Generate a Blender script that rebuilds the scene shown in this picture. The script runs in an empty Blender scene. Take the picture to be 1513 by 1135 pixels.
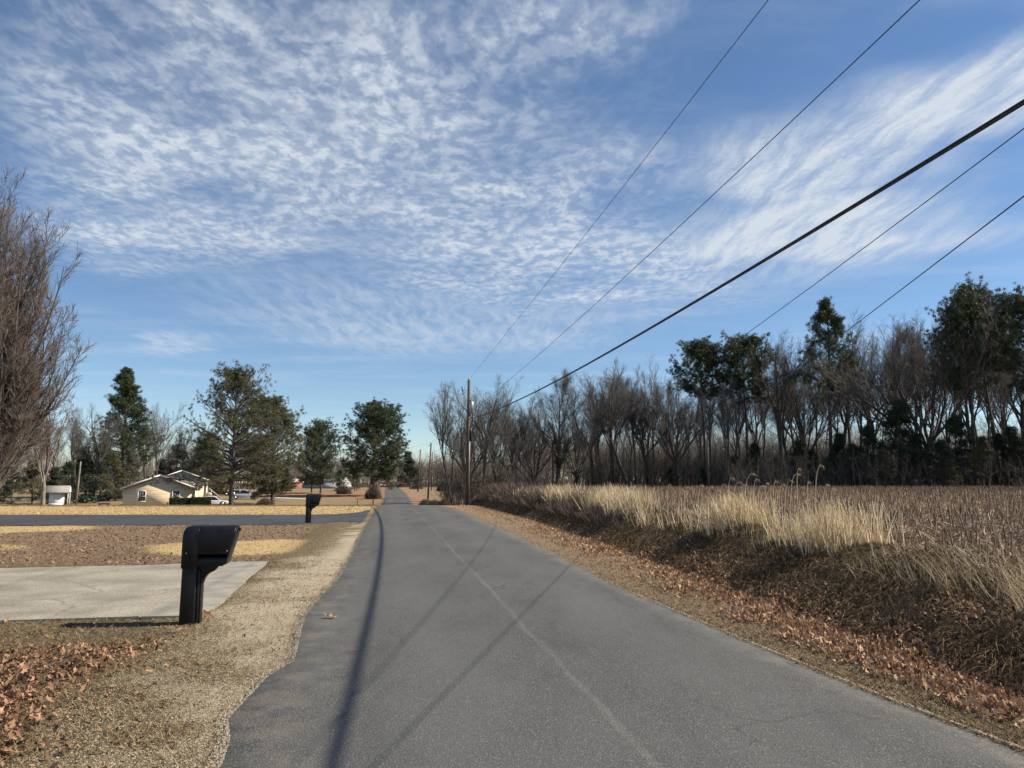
import bpy, math, random
import numpy as np
rng = np.random.default_rng(7)
random.seed(7)
PI = math.pi
scn = bpy.context.scene
COL = scn.collection

# ------------------------------------------------------------------ camera
F_PX, CAM_H, TILT = 1090.0, 1.6, math.atan(144.5 / 1090.0)
cam_d = bpy.data.cameras.new('camera'); cam = bpy.data.objects.new('camera', cam_d); COL.objects.link(cam)
cam_d.sensor_width = 36.0; cam_d.lens = 36.0 * F_PX / 1513.0
cam_d.clip_start = 0.1; cam_d.clip_end = 6000
cam.location = (0, 0, CAM_H); cam.rotation_euler = (PI / 2 + TILT, 0, 0)
scn.camera = cam

# ------------------------------------------------------------------ light, exposure
SUN_EL, SUN_AZ = math.radians(39.3), math.radians(85.0)      # azimuth measured from +Y towards +X
sun_dir = np.array([math.sin(SUN_AZ) * math.cos(SUN_EL), math.cos(SUN_AZ) * math.cos(SUN_EL), math.sin(SUN_EL)])
sl = bpy.data.lights.new('sun', 'SUN'); sl.energy = 5.0; sl.angle = math.radians(0.53); sl.color = (1.0, 0.90, 0.75)
so = bpy.data.objects.new('sun', sl); COL.objects.link(so)
from mathutils import Vector
so.rotation_euler = Vector(sun_dir).to_track_quat('Z', 'Y').to_euler(); so.location = (30, 10, 40)
scn.view_settings.view_transform = 'Standard'; scn.view_settings.look = 'None'
scn.view_settings.exposure = 0.66; scn.view_settings.gamma = 1.0

def ray(px, py):
    a = px - 756.5; b = 567.5 - py
    return np.array([a, F_PX * math.cos(TILT) - b * math.sin(TILT), F_PX * math.sin(TILT) + b * math.cos(TILT)])
def ground_at(px, py, z=0.0):
    r = ray(px, py); k = (z - CAM_H) / r[2]; return r * k + np.array([0, 0, CAM_H])
def X_at(px, Y): return (px - 756.5) * Y / 1099.5
def Z_at(px, py, Y):
    r = ray(px, py); return CAM_H + Y * r[2] / r[1]

# ------------------------------------------------------------------ sky (Nishita + a cloud layer projected on a plane high above)
world = bpy.data.worlds.new('World'); scn.world = world; world.use_nodes = True
nt = world.node_tree; N = nt.nodes; L = nt.links; N.clear()
def wn(t, **k):
    n = N.new(t)
    for a, b in k.items(): setattr(n, a, b)
    return n
def wmath(op, a, b=None, c=None, clamp=False):
    n = wn('ShaderNodeMath', operation=op); n.use_clamp = clamp
    for i, v in enumerate((a, b, c)):
        if v is None: continue
        if isinstance(v, (int, float)): n.inputs[i].default_value = v
        else: L.new(v, n.inputs[i])
    return n.outputs[0]
def wsmooth(v, a, b):
    n = wn('ShaderNodeMapRange', interpolation_type='SMOOTHSTEP')
    L.new(v, n.inputs[0]); n.inputs[1].default_value = a; n.inputs[2].default_value = b
    return n.outputs[0]
sky = wn('ShaderNodeTexSky', sky_type='NISHITA'); sky.sun_disc = False
sky.sun_elevation = SUN_EL; sky.sun_rotation = SUN_AZ; sky.altitude = 60; sky.air_density = 0.9; sky.dust_density = 0.0; sky.ozone_density = 3.0
tc = wn('ShaderNodeTexCoord'); sep = wn('ShaderNodeSeparateXYZ'); L.new(tc.outputs['Generated'], sep.inputs[0])
zc = wmath('MAXIMUM', sep.outputs[2], 0.03)
u_ = wmath('DIVIDE', sep.outputs[0], zc); v_ = wmath('DIVIDE', sep.outputs[1], zc)
uv = wn('ShaderNodeCombineXYZ'); L.new(u_, uv.inputs[0]); L.new(v_, uv.inputs[1])
UV = uv.outputs[0]
def uvpx(p):
    r = ray(*p); return r[:2] / r[2]
def blob(c, a, b, lo=0.35, hi=1.25):
    c = np.array(c, float); o = uvpx(c)
    J = np.stack([uvpx(c + np.array(a)) - uvpx(c - np.array(a)), uvpx(c + np.array(b)) - uvpx(c - np.array(b))], 1) / 2
    M = np.linalg.inv(J)
    s = wn('ShaderNodeVectorMath', operation='SUBTRACT'); L.new(WUV, s.inputs[0]); s.inputs[1].default_value = (o[0], o[1], 0)
    ds = []
    for i in range(2):
        d = wn('ShaderNodeVectorMath', operation='DOT_PRODUCT'); L.new(s.outputs[0], d.inputs[0]); d.inputs[1].default_value = (M[i, 0], M[i, 1], 0)
        ds.append(d.outputs['Value'])
    q = wmath('SQRT', wmath('ADD', wmath('MULTIPLY', ds[0], ds[0]), wmath('MULTIPLY', ds[1], ds[1])))
    return wsmooth(q, hi, lo)
def wnoise(vec, scale, detail=4, rough=0.55, dist=0.0, rot=0.0, sc=(1, 1, 1), loc=(0, 0, 0)):
    mp = wn('ShaderNodeMapping'); L.new(vec, mp.inputs[0]); mp.inputs['Rotation'].default_value = (0, 0, rot); mp.inputs['Scale'].default_value = sc; mp.inputs['Location'].default_value = loc
    n = wn('ShaderNodeTexNoise'); L.new(mp.outputs[0], n.inputs['Vector'])
    n.inputs['Scale'].default_value = scale; n.inputs['Detail'].default_value = detail; n.inputs['Roughness'].default_value = rough; n.inputs['Distortion'].default_value = dist
    return n
# large warp so that the cloud banks have torn outlines
wp = wnoise(UV, 1.1, 2, 0.5)
wv = wn('ShaderNodeVectorMath', operation='SUBTRACT'); L.new(wp.outputs['Color'], wv.inputs[0]); wv.inputs[1].default_value = (0.5, 0.5, 0.5)
wsx = wn('ShaderNodeVectorMath', operation='MULTIPLY_ADD'); L.new(wv.outputs[0], wsx.inputs[0]); wsx.inputs[1].default_value = (0.9, 1.1, 0); L.new(UV, wsx.inputs[2])
WUV = wsx.outputs[0]
bl = [blob((430, 240), (420, 60), (-30, 190)), blob((180, 60), (330, 30), (0, 130)), blob((720, 330), (300, 20), (0, 110)),
      blob((820, 60), (150, -25), (0, 70)), blob((860, 410), (330, 0), (0, 75)), blob((280, 330), (260, 10), (0, 110))]
acc = bl[0]
for b in bl[1:]: acc = wmath('MAXIMUM', acc, b)
main_mask = acc
streak = wmath('MAXIMUM', blob((1400, 170), (260, -110), (20, 90)), wmath('MAXIMUM', blob((1180, 265), (230, -20), (0, 75)), blob((1180, 360), (280, -20), (0, 55))))
# ripples: rows of puffs lying across the view
w2 = wnoise(UV, 2.2, 2, 0.5); w2v = wn('ShaderNodeVectorMath', operation='MULTIPLY_ADD'); L.new(w2.outputs['Color'], w2v.inputs[0]); w2v.inputs[1].default_value = (0.16, 0.16, 0); L.new(UV, w2v.inputs[2]); TUV = w2v.outputs[0]
puff = wsmooth(wnoise(TUV, 16, 3, 0.55, 0.0, rot=0.35, sc=(1.2, 0.85, 1)).outputs['Fac'], 0.38, 0.64)
fine = wnoise(TUV, 44, 4, 0.6, 0.0, rot=0.2, sc=(1.2, 0.9, 1)).outputs['Fac']
broad = wsmooth(wnoise(UV, 2.0, 5, 0.6, 0.0, loc=(3.1, 1.7, 0)).outputs['Fac'], 0.28, 0.66)
fib = wsmooth(wnoise(TUV, 3.2, 7, 0.62, 0.0, rot=0.55, sc=(3.6, 0.8, 1)).outputs['Fac'], 0.30, 0.72)
a1 = wmath('MULTIPLY', main_mask, wmath('MULTIPLY', wmath('ADD', wmath('MULTIPLY', puff, 0.52), 0.34), wmath('ADD', wmath('MULTIPLY', broad, 0.85), 0.2)))
a1 = wmath('MULTIPLY', a1, wmath('ADD', wmath('MULTIPLY', fine, 0.9), 0.55))
a2 = wmath('MULTIPLY', streak, wmath('ADD', wmath('MULTIPLY', fib, 0.75), 0.36))
a2 = wmath('MULTIPLY', a2, wmath('ADD', wmath('MULTIPLY', fine, 0.8), 0.6))
low = wmath('MULTIPLY', wmath('MAXIMUM', blob((640, 480), (340, 10), (0, 60)), wmath('MAXIMUM', blob((250, 505), (70, 0), (0, 22)), blob((1120, 400), (230, -30), (0, 50)))), wmath('ADD', wmath('MULTIPLY', fib, 0.42), 0.08))
veil = wmath('MULTIPLY', wsmooth(wnoise(UV, 0.6, 6, 0.65, 0.0, rot=0.3, sc=(1, 2.2, 1)).outputs['Fac'], 0.42, 0.8), 0.28)
alpha = wmath('MINIMUM', wmath('ADD', wmath('MAXIMUM', wmath('MAXIMUM', a1, a2), low), veil), 0.93)
elev = wsmooth(sep.outputs[2], 0.02, 0.14); alpha = wmath('MULTIPLY', alpha, elev)
mixc = wn('ShaderNodeMix', data_type='RGBA'); L.new(alpha, mixc.inputs[0])
hs = wn('ShaderNodeHueSaturation'); hs.inputs['Saturation'].default_value = 1.06; hs.inputs['Value'].default_value = 1.1; L.new(sky.outputs[0], hs.inputs['Color']); L.new(hs.outputs[0], mixc.inputs[6]); mixc.inputs[7].default_value = (6.0, 6.55, 7.2, 1)
bg = wn('ShaderNodeBackground'); bg.inputs[1].default_value = 0.073; L.new(mixc.outputs[2], bg.inputs[0])
wo = wn('ShaderNodeOutputWorld'); L.new(bg.outputs[0], wo.inputs[0])
# ------------------------------------------------------------------ mesh helpers
def tag(o, label=None, cat=None, group=None, kind=None):
    if label: o['label'] = label
    if cat: o['category'] = cat
    if group: o['group'] = group
    if kind: o['kind'] = kind
    return o
def empty(name, loc, rz=0.0, label=None, cat=None, group=None):
    o = bpy.data.objects.new(name, None); COL.objects.link(o)
    o.location = [float(v) for v in loc]; o.rotation_euler = (0, 0, rz); o.empty_display_size = 0.3
    return tag(o, label, cat, group)
def mk(name, V, quads=None, tris=None, mats=None, parent=None, smooth=False, mi_q=None, polys=None):
    """ONE mesh object from numpy arrays: quads (n,4), tris (n,3), polys: list of index lists."""
    V = np.asarray(V, np.float32).reshape(-1, 3)
    me = bpy.data.meshes.new(name); me.vertices.add(len(V)); me.vertices.foreach_set('co', V.ravel())
    idx = []; starts = []; n = 0; tot = []
    if quads is not None and len(quads):
        q = np.asarray(quads, np.int32); idx.append(q.ravel()); starts.append(n + 4 * np.arange(len(q))); tot.append(np.full(len(q), 4)); n += 4 * len(q)
    if tris is not None and len(tris):
        t = np.asarray(tris, np.int32); idx.append(t.ravel()); starts.append(n + 3 * np.arange(len(t))); tot.append(np.full(len(t), 3)); n += 3 * len(t)
    if polys:
        for p in polys: idx.append(np.asarray(p, np.int32)); starts.append(np.array([n])); tot.append(np.array([len(p)])); n += len(p)
    idx = np.concatenate(idx).astype(np.int32); starts = np.concatenate(starts).astype(np.int32); tot = np.concatenate(tot).astype(np.int32)
    me.loops.add(n); me.loops.foreach_set('vertex_index', idx)
    me.polygons.add(len(starts)); me.polygons.foreach_set('loop_start', starts); me.polygons.foreach_set('loop_total', tot)
    if smooth: me.polygons.foreach_set('use_smooth', np.ones(len(starts), bool))
    if mats is not None:
        for m in (mats if isinstance(mats, (list, tuple)) else [mats]): me.materials.append(m)
    if mi_q is not None: me.polygons.foreach_set('material_index', np.asarray(mi_q, np.int32))
    me.update(calc_edges=True); me.validate()
    o = bpy.data.objects.new(name, me); COL.objects.link(o)
    if parent is not None: o.parent = parent
    return o
class MB:
    """collects simple solids into one mesh"""
    def __init__(s): s.v = []; s.p = []
    def add(s, V, P):
        b = len(s.v); s.v += [tuple(map(float, v)) for v in V]; s.p += [[b + i for i in p] for p in P]; return s
    def box(s, x0, x1, y0, y1, z0, z1, tx=0, ty=0):
        V = [(x0, y0, z0), (x1, y0, z0), (x1, y1, z0), (x0, y1, z0), (x0 + tx, y0 + ty, z1), (x1 - tx, y0 + ty, z1), (x1 - tx, y1 - ty, z1), (x0 + tx, y1 - ty, z1)]
        return s.add(V, [[0, 3, 2, 1], [4, 5, 6, 7], [0, 1, 5, 4], [1, 2, 6, 5], [2, 3, 7, 6], [3, 0, 4, 7]])
    def prism(s, pts, a0, a1, axis='y'):
        """pts: outline (p,q); extruded along axis from a0 to a1"""
        n = len(pts); f = {'y': lambda p, a: (p[0], a, p[1]), 'x': lambda p, a: (a, p[0], p[1]), 'z': lambda p, a: (p[0], p[1], a)}[axis]
        V = [f(p, a0) for p in pts] + [f(p, a1) for p in pts]
        return s.add(V, [list(range(n))[::-1], [n + i for i in range(n)]] + [[i, (i + 1) % n, n + (i + 1) % n, n + i] for i in range(n)])
    def cyl(s, c, r, h, n=16, axis='z', r2=None):
        r2 = r if r2 is None else r2; V = []
        for k, (rr, hh) in enumerate(((r, 0), (r2, h))):
            for i in range(n):
                a = 2 * PI * i / n; p = (rr * math.cos(a), rr * math.sin(a))
                V.append({'z': (c[0] + p[0], c[1] + p[1], c[2] + hh), 'y': (c[0] + p[0], c[1] + hh, c[2] + p[1]), 'x': (c[0] + hh, c[1] + p[0], c[2] + p[1])}[axis])
        return s.add(V, [list(range(n))[::-1], [n + i for i in range(n)]] + [[i, (i + 1) % n, n + (i + 1) % n, n + i] for i in range(n)])
    def tube(s, pts, r, n=6):
        P = np.array([pts], float); V, Q = tubes(P, np.full((1, len(pts)), r) if np.isscalar(r) else np.array([r], float), n)
        k = len(V) // n
        return s.add(V, [list(q) for q in Q] + [list(range(n))[::-1], list(range(len(V) - n, len(V)))])
    def build(s, name, m, parent=None, bevel=0, smooth=False, seg=2):
        o = mk(name, np.array(s.v), polys=s.p, mats=m, parent=parent, smooth=smooth)
        if bevel:
            b = o.modifiers.new('bevel', 'BEVEL'); b.width = bevel; b.segments = seg; b.limit_method = 'ANGLE'; b.angle_limit = math.radians(30); b.harden_normals = False
        return o
def norm(v): return v / np.maximum(np.linalg.norm(v, axis=-1, keepdims=True), 1e-9)
def tubes(P, R, sides):
    """P (N,K,3), R (N,K) -> verts, quads"""
    Nn, K, _ = P.shape
    T = np.empty_like(P); T[:, 1:-1] = P[:, 2:] - P[:, :-2]; T[:, 0] = P[:, 1] - P[:, 0]; T[:, -1] = P[:, -1] - P[:, -2]; T = norm(T)
    ref = np.where(np.abs(T[:, :1, 2:3]) > 0.9, np.array([1., 0, 0]), np.array([0, 0, 1.])); ref = np.broadcast_to(ref, P.shape)
    A = norm(np.cross(T, ref)); B = np.cross(T, A)
    ang = 2 * PI * np.arange(sides) / sides
    V = P[:, :, None] + R[:, :, None, None] * (np.cos(ang)[None, None, :, None] * A[:, :, None] + np.sin(ang)[None, None, :, None] * B[:, :, None])
    i = np.arange(Nn * K * sides).reshape(Nn, K, sides)
    a = i[:, :-1]; b = i[:, 1:]
    Q = np.stack([a, np.roll(a, -1, 2), np.roll(b, -1, 2), b], -1).reshape(-1, 4)
    return V.reshape(-1, 3), Q
def joinVQ(lst):
    Vs = []; Qs = []; n = 0
    for V, Q in lst: Vs.append(V); Qs.append(Q + n); n += len(V)
    return np.concatenate(Vs), np.concatenate(Qs)
def vnoise(x, y, s, seed=0, oct=3):
    out = 0; amp = 1; tot = 0
    for o in range(oct):
        X = np.asarray(x) / s; Y = np.asarray(y) / s
        xi = np.floor(X).astype(int); yi = np.floor(Y).astype(int); fx = X - xi; fy = Y - yi
        fx = fx * fx * (3 - 2 * fx); fy = fy * fy * (3 - 2 * fy)
        def h(a, b):
            n = (a * 374761393 + b * 668265263 + seed * 974634777 + o * 1442695) & 0xffffffff
            n = ((n ^ (n >> 13)) * 1274126177) & 0xffffffff
            return ((n ^ (n >> 16)) & 0xffff) / 65535.0
        v = (h(xi, yi) * (1 - fx) + h(xi + 1, yi) * fx) * (1 - fy) + (h(xi, yi + 1) * (1 - fx) + h(xi + 1, yi + 1) * fx) * fy
        out = out + amp * v; tot += amp; amp *= 0.5; s = s * 0.5
    return out / tot
def sm(a, b, x):
    t = np.clip((np.asarray(x, float) - a) / (b - a), 0, 1); return t * t * (3 - 2 * t)

# ------------------------------------------------------------------ materials
MATS = {}
def mat(name, c1, c2=None, rough=0.85, scale=6.0, bump=0.0, bscale=None, metal=0.0, island=False, spec=0.5, mapsc=(1, 1, 1), detail=5, lo=0.35, hi=0.65, coord='Object', trans=0.0, bdist=0.02):
    m = bpy.data.materials.new(name); m.use_nodes = True; nt = m.node_tree; n = nt.nodes; l = nt.links
    bs = n['Principled BSDF']; bs.inputs['Roughness'].default_value = rough; bs.inputs['Metallic'].default_value = metal; bs.inputs['Specular IOR Level'].default_value = spec
    bs.inputs['Base Color'].default_value = (*c1, 1)
    t = n.new('ShaderNodeTexCoord'); mp = n.new('ShaderNodeMapping'); l.new(t.outputs[coord], mp.inputs[0]); mp.inputs['Scale'].default_value = mapsc
    if c2 is not None:
        mx = n.new('ShaderNodeMix'); mx.data_type = 'RGBA'; mx.inputs[6].default_value = (*c1, 1); mx.inputs[7].default_value = (*c2, 1)
        if island:
            g = n.new('ShaderNodeNewGeometry'); l.new(g.outputs['Random Per Island'], mx.inputs[0])
        else:
            no = n.new('ShaderNodeTexNoise'); no.inputs['Scale'].default_value = scale; no.inputs['Detail'].default_value = detail; l.new(mp.outputs[0], no.inputs['Vector'])
            mr = n.new('ShaderNodeMapRange'); mr.inputs[1].default_value = lo; mr.inputs[2].default_value = hi; l.new(no.outputs[0], mr.inputs[0]); l.new(mr.outputs[0], mx.inputs[0])
        l.new(mx.outputs[2], bs.inputs['Base Color'])
        if trans:
            tr = n.new('ShaderNodeBsdfTranslucent'); l.new(mx.outputs[2], tr.inputs[0]); ms = n.new('ShaderNodeMixShader'); ms.inputs[0].default_value = trans
            l.new(bs.outputs[0], ms.inputs[1]); l.new(tr.outputs[0], ms.inputs[2]); l.new(ms.outputs[0], n['Material Output'].inputs[0])
    if bump:
        no2 = n.new('ShaderNodeTexNoise'); no2.inputs['Scale'].default_value = bscale or scale; no2.inputs['Detail'].default_value = 6; l.new(mp.outputs[0], no2.inputs['Vector'])
        bp = n.new('ShaderNodeBump'); bp.inputs['Strength'].default_value = bump; bp.inputs['Distance'].default_value = bdist; l.new(no2.outputs[0], bp.inputs['Height']); l.new(bp.outputs[0], bs.inputs['Normal'])
    MATS[name] = m; return m
bark = mat('bark', (0.036, 0.031, 0.028), (0.105, 0.092, 0.082), scale=3, mapsc=(3, 3, 0.8), bump=0.5, bscale=8)
bark_pale = mat('bark_pale', (0.12, 0.098, 0.08), (0.28, 0.24, 0.2), scale=2, mapsc=(3, 3, 0.8), bump=0.5, bscale=8)
twig_m = mat('twig', (0.048, 0.044, 0.041), (0.165, 0.152, 0.142), island=True)
twig_pear = mat('twig_pear', (0.07, 0.054, 0.045), (0.24, 0.185, 0.155), island=True)
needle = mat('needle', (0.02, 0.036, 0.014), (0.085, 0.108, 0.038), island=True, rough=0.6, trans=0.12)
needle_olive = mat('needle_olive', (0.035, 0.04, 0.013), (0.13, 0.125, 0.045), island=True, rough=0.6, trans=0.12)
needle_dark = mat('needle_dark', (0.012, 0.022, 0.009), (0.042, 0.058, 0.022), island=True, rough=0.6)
ivy = mat('ivy', (0.012, 0.022, 0.008), (0.045, 0.06, 0.02), island=True, rough=0.5)
white_paint = mat('white_paint', (0.78, 0.77, 0.74), (0.62, 0.6, 0.56), rough=0.5, scale=4)
black_plastic = mat('black_plastic', (0.004, 0.0043, 0.005), (0.009, 0.0093, 0.0103), rough=0.42, spec=0.35, scale=9, bump=0.06, bscale=300, bdist=0.001)
glass_dark = mat('glass_dark', (0.015, 0.018, 0.022), rough=0.08, spec=0.8)
metal_grey = mat('metal_grey', (0.3, 0.31, 0.32), (0.45, 0.45, 0.45), rough=0.45, metal=0.6, scale=5)
wood_pole = mat('wood_pole', (0.055, 0.038, 0.029), (0.13, 0.092, 0.07), scale=2, mapsc=(10, 10, 0.5), bump=0.4, bscale=6)
wire_m = mat('wire_black', (0.012, 0.012, 0.013), (0.02, 0.02, 0.02), rough=0.5)
tyre_m = mat('tyre', (0.012, 0.012, 0.012), (0.02, 0.02, 0.02), rough=0.8)
rim_m = mat('rim', (0.5, 0.5, 0.5), (0.4, 0.4, 0.4), rough=0.35, metal=0.8)

# ------------------------------------------------------------------ terrain
# lateral coordinate c = x + 0.165 y runs square to the road's heading; the road lies between c = -0.85 and 3.75
PY = np.array([-40, 0, 20, 42, 55, 70, 85, 97, 115, 130, 145, 170, 230, 300, 400, 700, 1600], float)
PZ = np.array([0.0, 0.0, 0.0, 0.0, -0.12, -0.6, -1.2, -1.74, -2.0, -1.55, -1.25, -0.85, -0.75, -0.65, -1.1, -1.5, -1.0])
_pz = PZ.copy()
def P(y):
    # smooth interpolation
    y = np.asarray(y, float); a = np.interp(y - 4, PY, _pz); b = np.interp(y + 4, PY, _pz); c = np.interp(y, PY, _pz); return (a + b + 2 * c) / 4 * sm(-30, 30, y) if False else (a + b + 2 * c) / 4
LY = [-20, 4.41, 4.81, 5.21, 5.81, 6.29, 6.83, 7.93, 9.0, 10.4, 12.4, 16.6, 26.3, 41.5, 60, 400]; LC = [-0.86, -0.94, -0.98, -1.08, -1.03, -0.99, -0.84, -0.92, -0.99, -0.95, -0.82, -0.80, -0.85, -0.72, -0.8, -0.85]
RY = [-20, 4.67, 5.8, 7.7, 11.2, 15.1, 22.7, 40, 60, 400]; RC = [3.8, 3.84, 3.73, 3.65, 3.55, 3.68, 3.86, 4.0, 3.9, 3.75]
def edgeL(y): return np.interp(y, LY, LC)
def edgeR(y): return np.interp(y, RY, RC)
FY = [-20, 6.17, 8.35, 15.25, 30.8, 59, 80]; FC = [5.2, 5.12, 5.26, 5.75, 6.5, 6.7, 6.8]      # foot of the bank
def footR(y): return np.interp(y, FY, FC)
def fieldz(y): return 0.52 + 0.43 * sm(8, 55, y)
def Rfade(c, y): return 1 - sm(60, 78, y) * (1 - sm(14, 34, c))
def H(x, y):
    x = np.asarray(x, float); y = np.asarray(y, float); c = x + 0.165 * y
    z = P(y)
    f = footR(y); wdt = 1.9
    bank = sm(-0.15, wdt, c - f)
    ditch = -0.12 * np.exp(-((c - f + 0.15) / 0.45) ** 2) * sm(66, 40, y)
    near = sm(60, 20, np.abs(y)) * sm(60, 30, np.abs(c))
    z = z * (1 - bank * Rfade(c, y)) + fieldz(y) * bank * Rfade(c, y) + ditch
    lump = (vnoise(x, y, 0.9, 3) - 0.5) * 0.28 * sm(0.2, 1.0, c - f) * sm(4.5, 2.2, c - f) * near
    z = z + lump + (vnoise(x, y, 5, 5) - 0.5) * 0.16 * sm(2.0, 6.0, c - f) * near
    left = sm(-1.6, -4.5, c) * sm(100, 20, y)
    z = z + (vnoise(x, y, 2.2, 9) - 0.5) * 0.05 * sm(-1.2, -2.2, c) * near
    ron = sm(0.05, 0.5, c - edgeL(y)) * sm(-0.05, -0.5, c - edgeR(y))
    z = z * 1.0 - 0.02 * ron                                       # the ground runs under the asphalt
    return z
CONC = [ground_at(*p)[:2] for p in [(-260, 848), (0, 841), (230, 836), (397, 830), (372, 850), (330, 890), (300, 907), (278, 911), (0, 919), (-400, 922)]]
SIDE = [ground_at(*p)[:2] for p in [(-500, 761), (0, 761), (300, 761), (440, 761), (500, 760), (527, 757.5), (548, 753)]] + [ground_at(*p)[:2] for p in [(536, 772), (515, 771), (495, 771), (470, 774), (440, 775.5), (300, 776), (0, 776.5), (-500, 777)]]
def inpoly(x, y, poly):
    x = np.asarray(x, float); y = np.asarray(y, float); ins = np.zeros(x.shape, bool); n = len(poly)
    for i in range(n):
        x1, y1 = poly[i]; x2, y2 = poly[(i + 1) % n]
        if y1 == y2: continue
        cnd = (y1 > y) != (y2 > y); xx = (x2 - x1) * (y - y1) / (y2 - y1) + x1
        ins ^= cnd & (x < xx)
    return ins
def spaced(lo, dense_lo, dense_hi, hi, d, g):
    a = list(np.arange(dense_lo, dense_hi + d / 2, d)); s = d
    v = a[-1]
    while v < hi: s *= g; v += s; a.append(v)
    s = d; v = a[0]; b = []
    while v > lo: s *= g; v -= s; b.append(v)
    return np.array(b[::-1] + a)
cs = spaced(-1800, -8, 9, 1800, 0.085, 1.045); ys = spaced(-60, 3.2, 14, 2200, 0.085, 1.014)
CC, YY = np.meshgrid(cs, ys); XX = CC - 0.165 * YY
ZZ = H(XX, YY)
inC = inpoly(XX, YY, CONC); inS = inpoly(XX, YY, SIDE)
ZZ = np.where(inC, ZZ - 0.03, ZZ); ZZ = np.where(inS, np.minimum(ZZ, P(YY)) - 0.03, ZZ)
ny, nc = CC.shape
i = np.arange(ny * nc).reshape(ny, nc)
Q = np.stack([i[:-1, :-1], i[:-1, 1:], i[1:, 1:], i[1:, :-1]], -1).reshape(-1, 4)
# what the ground is made of, point by point
x, y, c = XX, YY, CC
n1 = vnoise(x, y, 1.3, 21, 4); n2 = vnoise(x, y, 3.5, 22, 4); n3 = vnoise(x, y, 0.5, 23, 3); n4 = vnoise(x, y, 14, 24, 3)
dl = edgeL(y) - c
def leafmask(x, y):
    """brown leaf litter on the left lawns"""
    a = vnoise(x, y, 1.1, 31, 4); b = vnoise(x, y, 3.2, 32, 3); c = x + 0.165 * y
    near = sm(0.42, 0.58, b * 0.6 + a * 0.4 + 0.32 * np.exp(-(((x + 4.1) / 0.9) ** 2 + ((y - 7.0) / 0.9) ** 2)) + 0.35 * np.exp(-(((x + 4.4) / 1.3) ** 2 + ((y - 5.0) / 1.3) ** 2)) - 0.12) * sm(-1.9, -2.6, c) * sm(8.6, 7.8, y)
    mid = sm(14.2, 15.0, y) * sm(28.5, 27, y) * sm(-2.2, -3.0, c) * sm(0.25, 0.5, a * 0.5 + b * 0.5 + 0.12)
    return near, mid
lm_n, lm_m = leafmask(x, y)
def ell(x, y, cx, cy, rx, ry): return np.sqrt(((x - cx) / rx) ** 2 + ((y - cy) / ry) ** 2)
yel_patch = sm(1.1, 0.8, ell(x, y, -6.6, 18.8, 2.6, 2.2) + (n1 - 0.5) * 0.5)
yel_patch2 = sm(1.1, 0.8, ell(x, y, -17, 25.5, 2.5, 2.2) + (n1 - 0.5) * 0.5) + sm(1.1, 0.8, ell(x, y, -13.2, 18.5, 1.3, 1.2) + (n1 - 0.5) * 0.8)
gravel = sm(0.0, 0.12, dl) * sm(0.95, 0.12, dl + (n1 - 0.5) * 1.6 + (n3 - 0.5) * 0.6 - 0.55 * np.exp(-((y - 12) / 5.0) ** 2)) * sm(38, 30, y)
gravel = gravel * sm(0.34, 0.56, n3 * 0.5 + n1 * 0.3 + 0.25 * np.exp(-((y - 13) / 6) ** 2) + 0.05)
yellow = np.clip(yel_patch + yel_patch2, 0, 1) * sm(0, .5, dl - 1.2) * (y < 30)
strip = sm(35.5, 37.5, y + (n1 - .5)) * sm(54, 50, y + (n4 - .5) * 6) * sm(0.0, 0.5, dl)
strip = np.maximum(strip, sm(27, 30, y) * sm(35, 34, y) * 0)
yellow = np.clip(np.maximum(yellow, strip), 0, 1)
leafb = np.clip(lm_n * 0.7 + lm_m * (1 - yellow), 0, 1)
dr = c - edgeR(y); df = c - footR(y)
verge = sm(-0.02, 0.1, dr) * sm(0.15, -0.2, df + (n1 - .5) * .4)
bankm = sm(-0.25, 0.1, df + (n1 - 0.5) * 0.5) * sm(72, 62, y + (n1 - .5) * 4) * sm(2.9, 1.7, df + (n2 - .5))
field = sm(1.8, 3.0, df + (n2 - .5)) * Rfade(c, y)
straw = sm(1.1, 0.7, ell(x, y, X_at(450, 158), 158, 22, 14) + (n2 - .5) * .4)
straw = np.maximum(straw, sm(1.1, 0.7, ell(x, y, X_at(545, 143), 143, 9, 8) + (n2 - .5) * .4))
straw = np.maximum(straw, sm(60, 75, y) * sm(4.2, 0.8, np.abs(c - 1.4) - 2.3) * sm(0.1, 0.4, np.abs(c - 1.4) - 2.4) * 0.6)
mown = sm(50, 56, y) * sm(0.2, .8, dl) + sm(60, 75, y) * (c > 3.8) * (1 - field)
W1 = np.stack([gravel, yellow, leafb, bankm], -1).reshape(-1, 4); W2 = np.stack([field, straw, np.clip(mown, 0, 1), verge], -1).reshape(-1, 4)

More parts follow.
